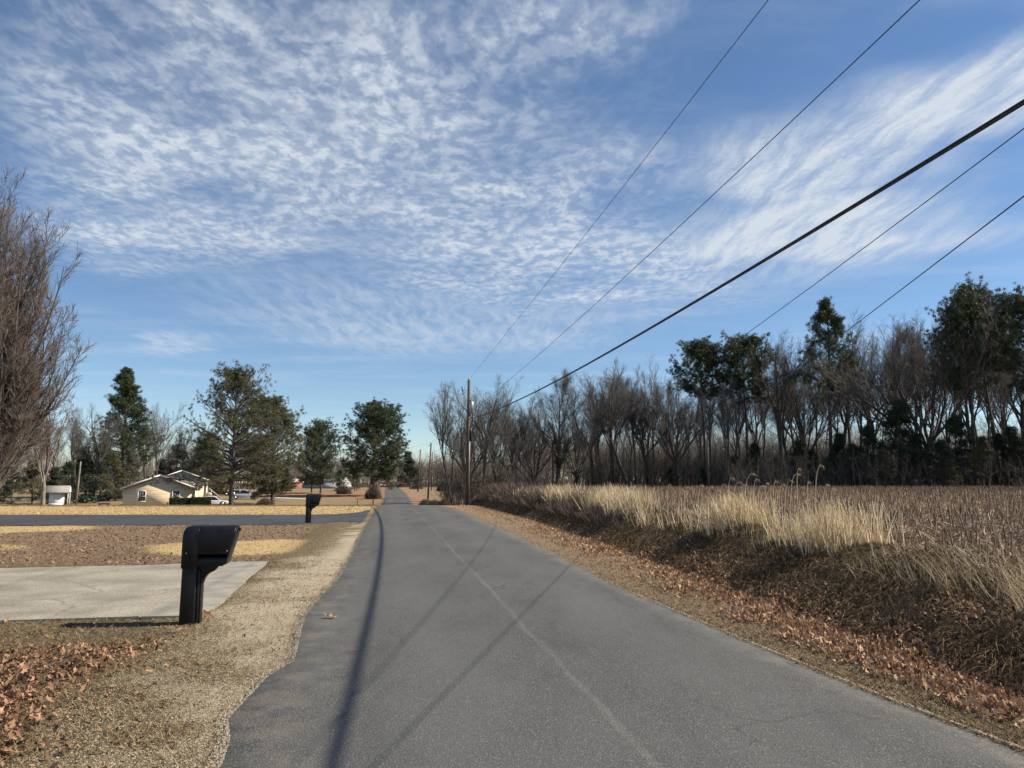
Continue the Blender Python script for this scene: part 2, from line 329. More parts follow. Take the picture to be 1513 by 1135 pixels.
def ground_material():
    m = bpy.data.materials.new('ground_soil'); m.use_nodes = True; nt = m.node_tree; n = nt.nodes; l = nt.links
    bs = n['Principled BSDF']; bs.inputs['Roughness'].default_value = 0.95; bs.inputs['Specular IOR Level'].default_value = 0.15
    g = n.new('ShaderNodeNewGeometry')
    def noise(s, d=4, r=0.6, sc=(1, 1, 1)):
        mp = n.new('ShaderNodeMapping'); l.new(g.outputs['Position'], mp.inputs[0]); mp.inputs['Scale'].default_value = sc
        t = n.new('ShaderNodeTexNoise'); t.inputs['Scale'].default_value = s; t.inputs['Detail'].default_value = d; t.inputs['Roughness'].default_value = r; l.new(mp.outputs[0], t.inputs['Vector']); return t.outputs[0]
    def rng_(v, a, b):
        r = n.new('ShaderNodeMapRange'); r.inputs[1].default_value = a; r.inputs[2].default_value = b; l.new(v, r.inputs[0]); return r.outputs[0]
    def mix(f, a, b):
        x = n.new('ShaderNodeMix'); x.data_type = 'RGBA'
        l.new(f, x.inputs[0])
        for k, v in ((6, a), (7, b)):
            if isinstance(v, tuple): x.inputs[k].default_value = (*v, 1)
            else: l.new(v, x.inputs[k])
        return x.outputs[2]
    f1 = rng_(noise(90, 5, 0.7), 0.35, 0.65); f2 = rng_(noise(16, 6, 0.65), 0.35, 0.65); f3 = rng_(noise(1.6, 6, 0.6), 0.3, 0.7); f4 = rng_(noise(0.18, 6, 0.6), 0.35, 0.65); f5 = rng_(noise(34, 4, 0.7), 0.4, 0.6)
    grass = mix(f3, mix(f1, (0.07, 0.05, 0.03), (0.25, 0.185, 0.11)), mix(f2, (0.08, 0.062, 0.032), (0.20, 0.16, 0.09)))
    grav = mix(f1, mix(f5, (0.2, 0.165, 0.12), (0.50, 0.43, 0.32)), (0.50, 0.42, 0.29))
    yel0 = mix(f2, mix(f1, (0.38, 0.27, 0.13), (0.56, 0.42, 0.21)), mix(f4, (0.58, 0.43, 0.21), (0.5, 0.36, 0.17)))
    sp_ = rng_(noise(4.5, 4, 0.7, (0.5, 1, 1)), 0.60, 0.72); yel = mix(sp_, yel0, (0.26, 0.18, 0.10))
    leaf = mix(f5, mix(f1, (0.08, 0.052, 0.032), (0.34, 0.235, 0.15)), mix(f3, (0.17, 0.115, 0.072), (0.28, 0.21, 0.125)))
    bank = mix(f3, mix(f2, (0.025, 0.018, 0.012), (0.10, 0.075, 0.04)), mix(f1, (0.05, 0.04, 0.02), (0.13, 0.10, 0.05)))
    fld = mix(f2, mix(f1, (0.08, 0.052, 0.03), (0.30, 0.21, 0.125)), (0.17, 0.115, 0.07))
    strw = mix(f2, (0.24, 0.12, 0.065), (0.34, 0.19, 0.11))
    mwn = mix(f3, mix(f2, (0.17, 0.13, 0.07), (0.26, 0.19, 0.11)), mix(f4, (0.30, 0.22, 0.125), (0.2, 0.155, 0.085)))
    vrg = mix(f3, mix(f1, (0.12, 0.085, 0.05), (0.42, 0.33, 0.21)), mix(f5, (0.16, 0.09, 0.06), (0.34, 0.24, 0.16)))
    def attr(nm):
        a = n.new('ShaderNodeAttribute'); a.attribute_name = nm; s = n.new('ShaderNodeSeparateColor'); l.new(a.outputs['Color'], s.inputs[0]); return s.outputs[0], s.outputs[1], s.outputs[2], a.outputs['Alpha']
    a, b, cc, d = attr('W1'); e, f, gg, h = attr('W2')
    col = mix(gg, grass, mwn); col = mix(a, col, grav); col = mix(cc, col, leaf); col = mix(b, col, yel); col = mix(h, col, vrg); col = mix(d, col, bank); col = mix(e, col, fld); col = mix(f, col, strw)
    l.new(col, bs.inputs['Base Color'])
    bp = n.new('ShaderNodeBump'); bp.inputs['Strength'].default_value = 0.9; bp.inputs['Distance'].default_value = 0.02; l.new(noise(60, 6, 0.75), bp.inputs['Height'])
    bp2 = n.new('ShaderNodeBump'); bp2.inputs['Strength'].default_value = 0.6; bp2.inputs['Distance'].default_value = 0.12; l.new(noise(5, 6, 0.7), bp2.inputs['Height']); l.new(bp.outputs[0], bp2.inputs['Normal']); l.new(bp2.outputs[0], bs.inputs['Normal'])
    return m
ground = mk('ground', np.stack([XX, YY, ZZ], -1), quads=Q, mats=ground_material(), smooth=True)
for nm, W in (('W1', W1), ('W2', W2)):
    at = ground.data.attributes.new(nm, 'FLOAT_COLOR', 'POINT'); at.data.foreach_set('color', W.astype(np.float32).ravel())
tag(ground, kind='structure')

# ------------------------------------------------------------------ road, side road, concrete drive
def asphalt(name, base, dark, light, seam=True, sp=1.0):
    m = bpy.data.materials.new(name); m.use_nodes = True; nt = m.node_tree; n = nt.nodes; l = nt.links
    bs = n['Principled BSDF']; bs.inputs['Roughness'].default_value = 0.85; bs.inputs['Specular IOR Level'].default_value = 0.25
    g = n.new('ShaderNodeNewGeometry')
    def ma(op, a, b=None, c=None, clamp=False):
        q = n.new('ShaderNodeMath'); q.operation = op; q.use_clamp = clamp
        for i, v in enumerate((a, b, c)):
            if v is None: continue
            if isinstance(v, (int, float)): q.inputs[i].default_value = v
            else: l.new(v, q.inputs[i])
        return q.outputs[0]
    def noise(s, d=3, r=0.6, sc=(1, 1, 1)):
        mp = n.new('ShaderNodeMapping'); l.new(g.outputs['Position'], mp.inputs[0]); mp.inputs['Scale'].default_value = sc; mp.inputs['Rotation'].default_value = (0, 0, -0.1635)
        t = n.new('ShaderNodeTexNoise'); t.inputs['Scale'].default_value = s; t.inputs['Detail'].default_value = d; t.inputs['Roughness'].default_value = r; l.new(mp.outputs[0], t.inputs['Vector']); return t.outputs[0]
    def mr(v, a, b, c=0, d=1):
        r = n.new('ShaderNodeMapRange'); r.inputs[1].default_value = a; r.inputs[2].default_value = b; r.inputs[3].default_value = c; r.inputs[4].default_value = d; l.new(v, r.inputs[0]); return r.outputs[0]
    def mix(f, a, b):
        x = n.new('ShaderNodeMix'); x.data_type = 'RGBA'
        if isinstance(f, (int, float)): x.inputs[0].default_value = f
        else: l.new(f, x.inputs[0])
        for k, v in ((6, a), (7, b)):
            if isinstance(v, tuple): x.inputs[k].default_value = (*v, 1)
            else: l.new(v, x.inputs[k])
        return x.outputs[2]
    vo = n.new('ShaderNodeTexVoronoi'); vo.inputs['Scale'].default_value = 105; l.new(g.outputs['Position'], vo.inputs['Vector'])
    sc_ = n.new('ShaderNodeSeparateColor'); l.new(vo.outputs['Color'], sc_.inputs[0])
    stone = sc_.outputs[0]
    col = mix(mr(noise(150, 3, 0.7), 0.3, 0.7), tuple(dark), tuple(base))
    col = mix(ma('MULTIPLY', mr(stone, 0.72, 0.98), mr(vo.outputs['Distance'], 0.55, 0.2)), col, tuple(light))
    col = mix(ma('MULTIPLY', mr(stone, 0.22, 0.0), 0.6), col, tuple(0.45 * v for v in dark))
    pw = mr(noise(0.7, 5, 0.65, (1, 0.35, 1)), 0.35, 0.7); col = mix(ma('MULTIPLY', pw, 0.6), col, tuple(1.4 * v for v in base))
    pd = mr(noise(1.8, 5, 0.65, (1, 0.25, 1)), 0.52, 0.75); col = mix(ma('MULTIPLY', pd, 0.5), col, tuple(0.8 * v for v in dark))
    vc = n.new('ShaderNodeTexVoronoi'); vc.feature = 'DISTANCE_TO_EDGE'; vc.inputs['Scale'].default_value = 0.42; wq = n.new('ShaderNodeVectorMath'); wq.operation = 'MULTIPLY_ADD'; tn = n.new('ShaderNodeTexNoise'); tn.inputs['Scale'].default_value = 1.6; tn.inputs['Detail'].default_value = 6; l.new(g.outputs['Position'], tn.inputs['Vector']); l.new(tn.outputs['Color'], wq.inputs[0]); wq.inputs[1].default_value = (1.1, 1.1, 0); l.new(g.outputs['Position'], wq.inputs[2]); l.new(wq.outputs[0], vc.inputs['Vector'])
    crk = ma('MULTIPLY', mr(vc.outputs['Distance'], 0.007, 0.002), mr(noise(0.5, 3), 0.5, 0.62)); col = mix(ma('MULTIPLY', crk, 0.55), col, tuple(0.35 * v for v in dark))
    if seam:
        sp_ = n.new('ShaderNodeSeparateXYZ'); l.new(g.outputs['Position'], sp_.inputs[0])
        cl = ma('ADD', sp_.outputs[0], ma('MULTIPLY', sp_.outputs[1], 0.165))
        wob = ma('MULTIPLY', ma('SUBTRACT', noise(0.35, 3), 0.5), 0.25)
        dd = ma('ABSOLUTE', ma('ADD', ma('SUBTRACT', cl, 1.50), wob))
        line = ma('MULTIPLY', mr(dd, 0.045, 0.012), mr(ma('ADD', noise(60, 3, 0.7), ma('MULTIPLY', noise(1.1, 2), 0.25)), 0.52, 0.68))
        col = mix(ma('MULTIPLY', line, 0.11), col, (0.5, 0.47, 0.42))
        # dust thrown on the edges, paler wheel paths
        ed = ma('MAXIMUM', mr(cl, -0.2, -0.8), mr(cl, 3.25, 3.75)); col = mix(ma('MULTIPLY', ma('MULTIPLY', ed, mr(noise(3, 5, 0.7), 0.4, 0.7)), 0.45), col, (0.26, 0.22, 0.165))
        for cx_ in (0.35, 2.55):
            wh = mr(ma('ABSOLUTE', ma('SUBTRACT', cl, cx_)), 0.6, 0.1); col = mix(ma('MULTIPLY', wh, 0.22), col, tuple(1.5 * v for v in base))
    l.new(col, bs.inputs['Base Color'])
    bp = n.new('ShaderNodeBump'); bp.inputs['Strength'].default_value = 0.55; bp.inputs['Distance'].default_value = 0.006
    l.new(ma('ADD', vo.outputs['Distance'], noise(80, 4, 0.7)), bp.inputs['Height']); l.new(bp.outputs[0], bs.inputs['Normal'])
    return m
ry = spaced(-60, 3.0, 16, 420, 0.04, 1.012)
K = 15
jag = (vnoise(np.zeros_like(ry), ry, 0.22, 41, 4) - 0.5) * 0.10 + (vnoise(np.zeros_like(ry), ry, 1.6, 42, 3) - 0.5) * 0.10 * sm(9, 14, ry) - 0.02
jag2 = (vnoise(np.zeros_like(ry), ry, 0.22, 43, 4) - 0.5) * 0.1 + (vnoise(np.zeros_like(ry), ry, 2.5, 44, 3) - 0.5) * 0.12
eL = edgeL(ry) + jag; eR = edgeR(ry) + jag2
t = np.linspace(0, 1, K)[None]; RCc = eL[:, None] * (1 - t) + eR[:, None] * t; RYY = np.repeat(ry[:, None], K, 1)
crown = 0.035 * (1 - (2 * t - 1) ** 2) + 0.004
RZ = P(RYY) + 0.003 + crown
# worn lip down to the soil
RCc = np.concatenate([RCc[:, :1] - 0.02, RCc, RCc[:, -1:] + 0.02], 1); RYY = np.concatenate([RYY[:, :1], RYY, RYY[:, -1:]], 1); RZ = np.concatenate([RZ[:, :1] - 0.012, RZ, RZ[:, -1:] - 0.012], 1)
i = np.arange(RCc.size).reshape(RCc.shape); Q = np.stack([i[:-1, :-1], i[:-1, 1:], i[1:, 1:], i[1:, :-1]], -1).reshape(-1, 4)
road_m = asphalt('asphalt_road', (0.093, 0.093, 0.089), (0.046, 0.046, 0.044), (0.37, 0.355, 0.325))
road = tag(mk('road', np.stack([RCc - 0.165 * RYY, RYY, RZ], -1), quads=Q, mats=road_m, smooth=True), kind='structure')
side_m = asphalt('asphalt_side', (0.06, 0.062, 0.067), (0.035, 0.036, 0.04), (0.14, 0.14, 0.14), seam=False)
import bmesh
def slab(name, poly, ztop, thick, m, dense=0.5, zf=None, rag=0):
    pts = []
    n = len(poly)
    for k in range(n):
        a = np.array(poly[k]); b = np.array(poly[(k + 1) % n]); s = max(1, int(np.linalg.norm(b - a) / dense))
        for j in range(s): pts.append(a + (b - a) * j / s)
    pts = np.array(pts)
    if rag: pts = pts + (np.stack([vnoise(pts[:, 0], pts[:, 1], 0.8, 51), vnoise(pts[:, 0], pts[:, 1], 0.8, 52)], -1) - 0.5) * rag
    bm = bmesh.new(); vs = [bm.verts.new((p[0], p[1], (zf(p[0], p[1]) if zf else 0) + ztop)) for p in pts]
    f = bm.faces.new(vs)
    if f.normal.z < 0: f.normal_flip()
    bm.faces.ensure_lookup_table(); bm.normal_update()
    if bm.faces[0].normal.z < 0: bmesh.ops.reverse_faces(bm, faces=bm.faces[:])
    r = bmesh.ops.extrude_face_region(bm, geom=bm.faces[:]); 
    for v in [g for g in r['geom'] if isinstance(g, bmesh.types.BMVert)]: v.co.z -= thick
    bmesh.ops.recalc_face_normals(bm, faces=bm.faces[:]); bmesh.ops.triangulate(bm, faces=bm.faces[:])
    me = bpy.data.meshes.new(name); bm.to_mesh(me); bm.free(); me.materials.append(m); o = bpy.data.objects.new(name, me); COL.objects.link(o); return tag(o, kind='structure')
slab('side_road', SIDE, 0.012, 0.03, side_m, rag=0.25)
conc_m = mat('concrete', (0.24, 0.215, 0.17), (0.38, 0.345, 0.28), scale=1.1, bump=0.5, bscale=60, bdist=0.004, detail=8, rough=0.9, coord='Object')
def concrete():
    m = conc_m; n = m.node_tree.nodes; l = m.node_tree.links; bs = n['Principled BSDF']; src = bs.inputs['Base Color'].links[0].from_socket
    g = n.new('ShaderNodeNewGeometry')
    t = n.new('ShaderNodeTexNoise'); t.inputs['Scale'].default_value = 42; t.inputs['Detail'].default_value = 3; l.new(g.outputs['Position'], t.inputs['Vector'])
    r = n.new('ShaderNodeMapRange'); r.inputs[1].default_value = 0.3; r.inputs[2].default_value = 0.62; l.new(t.outputs[0], r.inputs[0])
    x = n.new('ShaderNodeMix'); x.data_type = 'RGBA'; x.blend_type = 'MULTIPLY'; x.inputs[0].default_value = 1; l.new(src, x.inputs[6])
    cr = n.new('ShaderNodeMix'); cr.data_type = 'RGBA'; l.new(r.outputs[0], cr.inputs[0]); cr.inputs[6].default_value = (0.5, 0.48, 0.44, 1); cr.inputs[7].default_value = (1.05, 1.04, 1, 1); l.new(cr.outputs[2], x.inputs[7])
    # stains
    t2 = n.new('ShaderNodeTexNoise'); t2.inputs['Scale'].default_value = 0.9; t2.inputs['Detail'].default_value = 9; t2.inputs['Roughness'].default_value = 0.7; t2.inputs['Distortion'].default_value = 1.2; l.new(g.outputs['Position'], t2.inputs['Vector'])
    r2 = n.new('ShaderNodeMapRange'); r2.inputs[1].default_value = 0.56; r2.inputs[2].default_value = 0.72; r2.inputs[4].default_value = 0.5; l.new(t2.outputs[0], r2.inputs[0])
    y_ = n.new('ShaderNodeMix'); y_.data_type = 'RGBA'; l.new(r2.outputs[0], y_.inputs[0]); l.new(x.outputs[2], y_.inputs[6]); y_.inputs[7].default_value = (0.19, 0.15, 0.11, 1)
    vc = n.new('ShaderNodeTexVoronoi'); vc.feature = 'DISTANCE_TO_EDGE'; vc.inputs['Scale'].default_value = 0.33; wq = n.new('ShaderNodeVectorMath'); wq.operation = 'MULTIPLY_ADD'; l.new(t2.outputs['Color'], wq.inputs[0]); wq.inputs[1].default_value = (0.8, 0.8, 0); l.new(g.outputs['Position'], wq.inputs[2]); l.new(wq.outputs[0], vc.inputs['Vector'])
    r3 = n.new('ShaderNodeMapRange'); r3.inputs[1].default_value = 0.007; r3.inputs[2].default_value = 0.002; l.new(vc.outputs['Distance'], r3.inputs[0]); z_ = n.new('ShaderNodeMix'); z_.data_type = 'RGBA'; l.new(r3.outputs[0], z_.inputs[0]); l.new(y_.outputs[2], z_.inputs[6]); z_.inputs[7].default_value = (0.17, 0.145, 0.115, 1)
    l.new(z_.outputs[2], bs.inputs['Base Color'])
concrete()
# the drive: a main slab, a joint, and the newer apron by the road
jA, jB = ground_at(345, 831)[:2], ground_at(205, 913)[:2]
main_poly = [CONC[0], CONC[1], CONC[2], jA, jB, CONC[8], CONC[9]]
g_ = 0.018
jA2, jB2 = jA + [g_, 0], jB + [g_, 0]
apron = [jA2, CONC[3], CONC[4], CONC[5], CONC[6], CONC[7], jB2]
slab('driveway', main_poly, 0.018, 0.1, conc_m)
apron_m = mat('concrete_apron', (0.22, 0.20, 0.16), (0.31, 0.285, 0.235), scale=2.2, bump=0.2, bscale=80, bdist=0.003, detail=8, rough=0.9)
slab('driveway_apron', apron, 0.014, 0.1, apron_m)
# pale gravel lane of the next house
lane_y = np.array([108, 112, 118, 122.0]); 
lane_m = mat('lane_gravel', (0.42, 0.38, 0.32), (0.5, 0.46, 0.4), scale=3)
def ribbon(name, pts, w, m, lift=0.012, n=60):
    pts = np.array(pts, float); d = np.r_[0, np.cumsum(np.linalg.norm(np.diff(pts, axis=0), axis=1))]; s = np.linspace(0, d[-1], n)
    c = np.stack([np.interp(s, d, pts[:, 0]), np.interp(s, d, pts[:, 1])], -1); T = norm(np.gradient(c, axis=0)); Nn = np.stack([-T[:, 1], T[:, 0]], -1)
    k = 5; t = np.linspace(-.5, .5, k); G = c[:, None] + Nn[:, None] * (t[None, :, None] * w)
    Z = H(G[..., 0], G[..., 1]) + lift; i = np.arange(n * k).reshape(n, k); Q = np.stack([i[:-1, :-1], i[1:, :-1], i[1:, 1:], i[:-1, 1:]], -1).reshape(-1, 4)
    return tag(mk(name, np.concatenate([G, Z[..., None]], -1), quads=Q, mats=m), kind='structure')
ribbon('path', [(X_at(395, 138), 141), (X_at(430, 133), 136), (X_at(462, 130), 133)], 2.6, lane_m, 0.03)

# ------------------------------------------------------------------ tree generators (numpy, vectorised level by level)
def rand_perp(D, r):
    a = r.normal(size=D.shape); a -= (a * D).sum(-1, keepdims=True) * D; return norm(a)
def grow(S, D, Lh, R, K, wander, trop, r, taper=0.35):
    """branches: start (N,3), dir, length (N), radius (N) -> points (N,K,3), radii (N,K)"""
    n = len(S); P_ = np.empty((n, K, 3)); P_[:, 0] = S; d = norm(D.copy()); st = (Lh / (K - 1))[:, None]
    for k in range(1, K):
        d = norm(d + wander * r.normal(size=d.shape) + np.array([0, 0, 1.0]) * (trop if np.isscalar(trop) else trop[:, None]))
        P_[:, k] = P_[:, k - 1] + d * st
    t = np.linspace(0, 1, K)[None]
    return P_, R[:, None] * (1 - (1 - taper) * t)
def spawn(P_, R, m, u0, u1, ang, r, ang_sd=0.15, flat=None):
    n, K, _ = P_.shape
    u = u0 + (u1 - u0) * (np.arange(m)[None] + r.random((n, m))) / m
    f = u * (K - 1); i = np.minimum(f.astype(int), K - 2); w = (f - i)[..., None]
    a = np.take_along_axis(P_, i[..., None].repeat(3, -1), 1); b = np.take_along_axis(P_, (i + 1)[..., None].repeat(3, -1), 1)
    pos = (a * (1 - w) + b * w).reshape(-1, 3); T = norm(b - a).reshape(-1, 3)
    rad = np.take_along_axis(R, i, 1).reshape(-1)
    perp = rand_perp(T, r)
    if flat: perp[:, 2] *= flat; perp = norm(perp)
    A = (ang(u) if callable(ang) else np.full(u.shape, ang)).reshape(-1) + r.normal(size=n * m) * ang_sd
    D = norm(T * np.cos(A)[:, None] + perp * np.sin(A)[:, None])
    return pos, D, u.reshape(-1), rad
def blades(C, n, length, width, r, up=0.0, spread=1.0):
    """n thin triangular leaves round each centre"""
    N_ = len(C) * n; c = np.repeat(C, n, 0); d = r.normal(size=(N_, 3)); d[:, 2] += up; d = norm(d)
    s = np.cross(d, r.normal(size=(N_, 3))); s = norm(s)
    Ls = length * (0.6 + 0.8 * r.random(N_))[:, None]
    base = c + d * (spread * length * 0.25) * r.random(N_)[:, None] + r.normal(size=(N_, 3)) * spread * length * 0.22
    V = np.stack([base - s * width / 2, base + s * width / 2, base + d * Ls], 1).reshape(-1, 3)
    return V, np.arange(N_ * 3).reshape(-1, 3)
def make_tree(name, wood, tw, wood_m, twig_mat, fol=None, fol_m=None, loc=(0, 0, 0), proto=True, extra=None):
    root = empty(name, loc)
    if fol is not None and tw is not None: wood = wood + tw
    V, Q = joinVQ(wood); mk('trunk', V, quads=Q, mats=wood_m, parent=root, smooth=True)
    if fol is not None:
        V, T = fol; mk('crown', V, tris=T, mats=fol_m, parent=root)
    if tw is not None and fol is None:
        V, Q = joinVQ(tw); mk('crown', V, quads=Q, mats=twig_mat, parent=root)
    if extra is not None:
        V, T = extra; mk('ivy', V, tris=T, mats=ivy, parent=root)
    return root
def bare_tree(seed, Ht=18.0, r0=0.24, fork=0.35, limbs=11, ang0=0.75, ang1=0.35, ll=0.42, widen=1.25, lean=(0, 0), dens=(7, 6, 5), twr=0.0085, wander=0.09, vase=False, ivy_h=0, wm=None, tm=None):
    r = np.random.default_rng(seed); ang0 *= widen; ang1 *= widen
    d0 = norm(np.array([[lean[0], lean[1], 1.0]]))
    wood = []
    if vase:
        P0, R0 = grow(np.zeros((1, 3)), d0, np.array([Ht * fork]), np.array([r0]), 7, 0.04, 0.03, r, 0.8)
        wood.append(tubes(P0, R0, 8))
        n = limbs; a = 2 * PI * (np.arange(n) + r.random(n) * 0.6) / n; sp = ang0 * (0.35 + 0.75 * r.random(n))
        D1 = np.stack([np.cos(a) * np.sin(sp), np.sin(a) * np.sin(sp), np.cos(sp)], -1) + d0 * 0.2
        k = 6 - r.integers(0, 3, n); S1 = P0[0, k]
        P1, R1 = grow(S1, D1, Ht * (1 - fork) * (0.85 + 0.2 * r.random(n)) / np.cos(sp * 0.7), np.full(n, r0 * 0.5), 12, wander * 0.8, 0.045, r, 0.2)
        wood.append(tubes(P1, R1, 6)); m1 = dens[0] + 2
    else:
        P0, R0 = grow(np.zeros((1, 3)), d0, np.array([Ht * 0.86]), np.array([r0]), 14, wander * 0.55, 0.03, r, 0.12)
        wood.append(tubes(P0, R0, 8))
        S, D, u, rd = spawn(P0, R0, limbs, fork, 0.98, lambda u: ang0 + (ang1 - ang0) * u, r)
        P1, R1 = grow(S, D, Ht * ll * (1.05 - 0.55 * (u - fork) / (1 - fork)) * (0.75 + 0.4 * r.random(len(u))), rd * 0.66, 9, wander, 0.08, r, 0.25)
        wood.append(tubes(P1, R1, 5)); m1 = dens[0]
    S, D, u, rd = spawn(P1, R1, m1, 0.18, 0.98, 0.5, r)
    L1 = np.linalg.norm(P1[:, -1] - P1[:, 0], axis=-1).repeat(m1)
    P2, R2 = grow(S, D, L1 * 0.42 * (1.1 - 0.6 * u) * (0.7 + 0.5 * r.random(len(u))), np.maximum(rd * 0.5, twr * 1.6), 7, wander * 0.9, 0.05, r, 0.4)
    wood.append(tubes(P2, R2, 4))
    S, D, u, rd = spawn(P2, R2, dens[1], 0.15, 1.0, 0.55, r)
    L2 = np.linalg.norm(P2[:, -1] - P2[:, 0], axis=-1).repeat(dens[1])
    P3, R3 = grow(S, D, np.maximum(L2 * 0.5 * (1.15 - 0.6 * u), 0.45) * (0.7 + 0.5 * r.random(len(u))), np.maximum(rd * 0.5, twr * 1.1), 5, wander, 0.04, r, 0.5)
    S, D, u, rd = spawn(P3, R3, dens[2], 0.1, 1.0, 0.6, r)
    P4, R4 = grow(S, D, (0.35 + 0.5 * r.random(len(u))) * Ht / 18, np.full(len(u), twr), 3, wander, 0.03, r, 0.5)
    tw = [tubes(P3, R3, 3), tubes(P4, R4, 3)]
    ex = None
    if ivy_h:
        cs_ = []
        for PP, RR in ((P0, R0), (P1, R1)):
            for b in range(len(PP)):
                for q in range(40 if PP is P0 else 16):
                    f = r.random() * (PP.shape[1] - 1.001); i = int(f); p = PP[b, i] * (1 - f + i) + PP[b, i + 1] * (f - i)
                    if p[2] < ivy_h * (0.6 + 0.4 * r.random()): cs_ += [p + r.normal(size=3) * 0.22 for _ in range(7)]
        ex = blades(np.array(cs_), 9, 0.22, 0.12, r)
    return make_tree('bare_tree', wood, tw, wm or bark, tm or twig_m, extra=ex)
def pine_tree(seed, Ht=20.0, r0=0.25, crown0=0.5, nb=46, width=3.6, profile='dome', puff=16, blen=0.30, bw=0.05, mat_f=None, angb=1.45, angt=0.5, droop=0.0, per=6, flat=None, name='pine_tree', wood_m=None, clump=0.42, dead=8, lean=(0, 0), trop=0.03):
    r = np.random.default_rng(seed)
    P0, R0 = grow(np.zeros((1, 3)), norm(np.array([[lean[0], lean[1], 1.0]])), np.array([Ht * 0.97]), np.array([r0]), 16, 0.022, 0.02, r, 0.15)
    P0[0, :, 2] *= Ht * 0.97 / P0[0, -1, 2]
    wood = [tubes(P0, R0, 8)]
    S, D, u, rd = spawn(P0, R0, nb, crown0, 1.0, lambda u: angb + (angt - angb) * ((u - crown0) / (1 - crown0)), r, 0.16)
    t = (u - crown0) / (1 - crown0)
    if profile == 'dome': ln = width * np.sqrt(np.clip(1 - (np.clip(t - 0.35, -.35, 1) / 0.72) ** 2, 0.06, 1)) * (0.55 + 0.45 * sm(-0.05, 0.35, t))
    elif profile == 'cone': ln = width * (1.04 - t) ** 0.8 * (0.65 + 0.35 * sm(0, 0.15, t))
    elif profile == 'ball': ln = width * np.sqrt(np.clip(1 - ((t - 0.5) / 0.58) ** 2, 0.05, 1))
    elif profile == 'wild': ln = width * (1.03 - t) ** 0.75 * (0.3 + 0.95 * r.random(len(u)))
    else: ln = width * (1.02 - t) ** 0.55 * (0.55 + 0.55 * np.abs(np.sin(t * 17 + seed)))
    ln = ln * (0.72 + 0.42 * r.random(len(u)))
    P1, R1 = grow(S, D, ln, np.minimum(rd * 0.45, 0.02 + ln * 0.018), 8, 0.07, trop - droop, r, 0.25)
    wood.append(tubes(P1, R1, 4))
    if dead:
        Sd, Dd, ud, rdd = spawn(P0, R0, dead, crown0 * 0.45, crown0, 1.35, r)
        Pd, Rd = grow(Sd, Dd, (0.6 + 1.6 * r.random(dead)), rdd * 0.2, 5, 0.12, 0.0, r, 0.3); wood.append(tubes(Pd, Rd, 3))
    S, D, u, rd = spawn(P1, R1, per, 0.3, 1.0, 0.75, r, 0.2, flat)
    L1 = ln.repeat(per)
    P2, R2 = grow(S, D, np.clip(L1 * 0.38 * (1.15 - 0.6 * u), 0.25, 2.2) * (0.7 + 0.5 * r.random(len(u))), np.full(len(u), 0.016), 5, 0.10, trop, r, 0.4)
    tw = [tubes(P2, R2, 3)]
    C = np.concatenate([P2[:, 2:].reshape(-1, 3), P1[:, -2:].reshape(-1, 3), P0[0, -2:]])
    C = C + r.normal(size=C.shape) * clump * np.array([0.5, 0.5, 0.3])
    fol = blades(C, puff, blen, bw, r, up=0.25)
    return make_tree(name, wood, tw, wood_m or bark, wood_m or bark, fol, mat_f or needle)
def shrub(seed, rx, rz, m, n=1500, name='shrub', bl=0.16, bw=0.06, core=True, conic=0.0, ncl=None):
    r = np.random.default_rng(seed); root = empty(name, (0, 0, 0))
    d = norm(r.normal(size=(n, 3))); rr = (r.random(n) ** 0.4)[:, None]; C = d * rr; C[:, 2] = np.abs(C[:, 2]) if not conic else (C[:, 2] + 1) / 2
    if conic: k = (1 - C[:, 2:3] * conic); C[:, :2] *= k * 1.1
    bump = 0.8 + 0.4 * vnoise(C[:, 0] * 3 + C[:, 2] * 2, C[:, 1] * 3 - C[:, 2] * 2, 0.8, seed); C = C * bump[:, None]
    C = C * np.array([rx, rx, rz]) + np.array([0, 0, 0.04])
    V, T = blades(C, 9, bl, bw, r, up=0.2); mk('foliage', V, tris=T, mats=m, parent=root)
    n_st = 7; S = np.zeros((n_st, 3)); a = r.random(n_st) * 6.28; D = np.stack([np.cos(a) * .5, np.sin(a) * .5, np.ones(n_st)], -1)
    Pp, Rr = grow(S, D, np.full(n_st, rz * 0.8), np.full(n_st, 0.03 * rx + 0.01), 5, 0.1, 0.02, r); V, Q = tubes(Pp, Rr, 4); mk('stem', V, quads=Q, mats=bark, parent=root)
    return root
def copy_thing(src, loc, rz, s=(1, 1, 1), label=None, cat=None, group=None):
    o = src.copy(); COL.objects.link(o)
    for ch in src.children:
        c2 = ch.copy(); COL.objects.link(c2); c2.parent = o
        for g2 in ch.children:
            c3 = g2.copy(); COL.objects.link(c3); c3.parent = c2
    return place(o, loc, rz, s, label, cat, group)
def place(o, loc, rz=0, s=(1, 1, 1), label=None, cat=None, group=None):
    o.location = [float(v) for v in loc]; o.rotation_euler = (0, 0, rz); o.scale = s
    for k in ('label', 'category', 'group'):
        if k in o: del o[k]
    return tag(o, label, cat, group)
USED = set(); HT = {}
def proto_height(o):
    k = o.children[0].data.name
    if k not in HT:
        zs = []
        for ch in o.children:
            a = np.empty(len(ch.data.vertices) * 3, np.float32); ch.data.vertices.foreach_get('co', a); zs.append(a[2::3])
        HT[k] = float(np.percentile(np.concatenate(zs), 99.85))
    return HT[k]
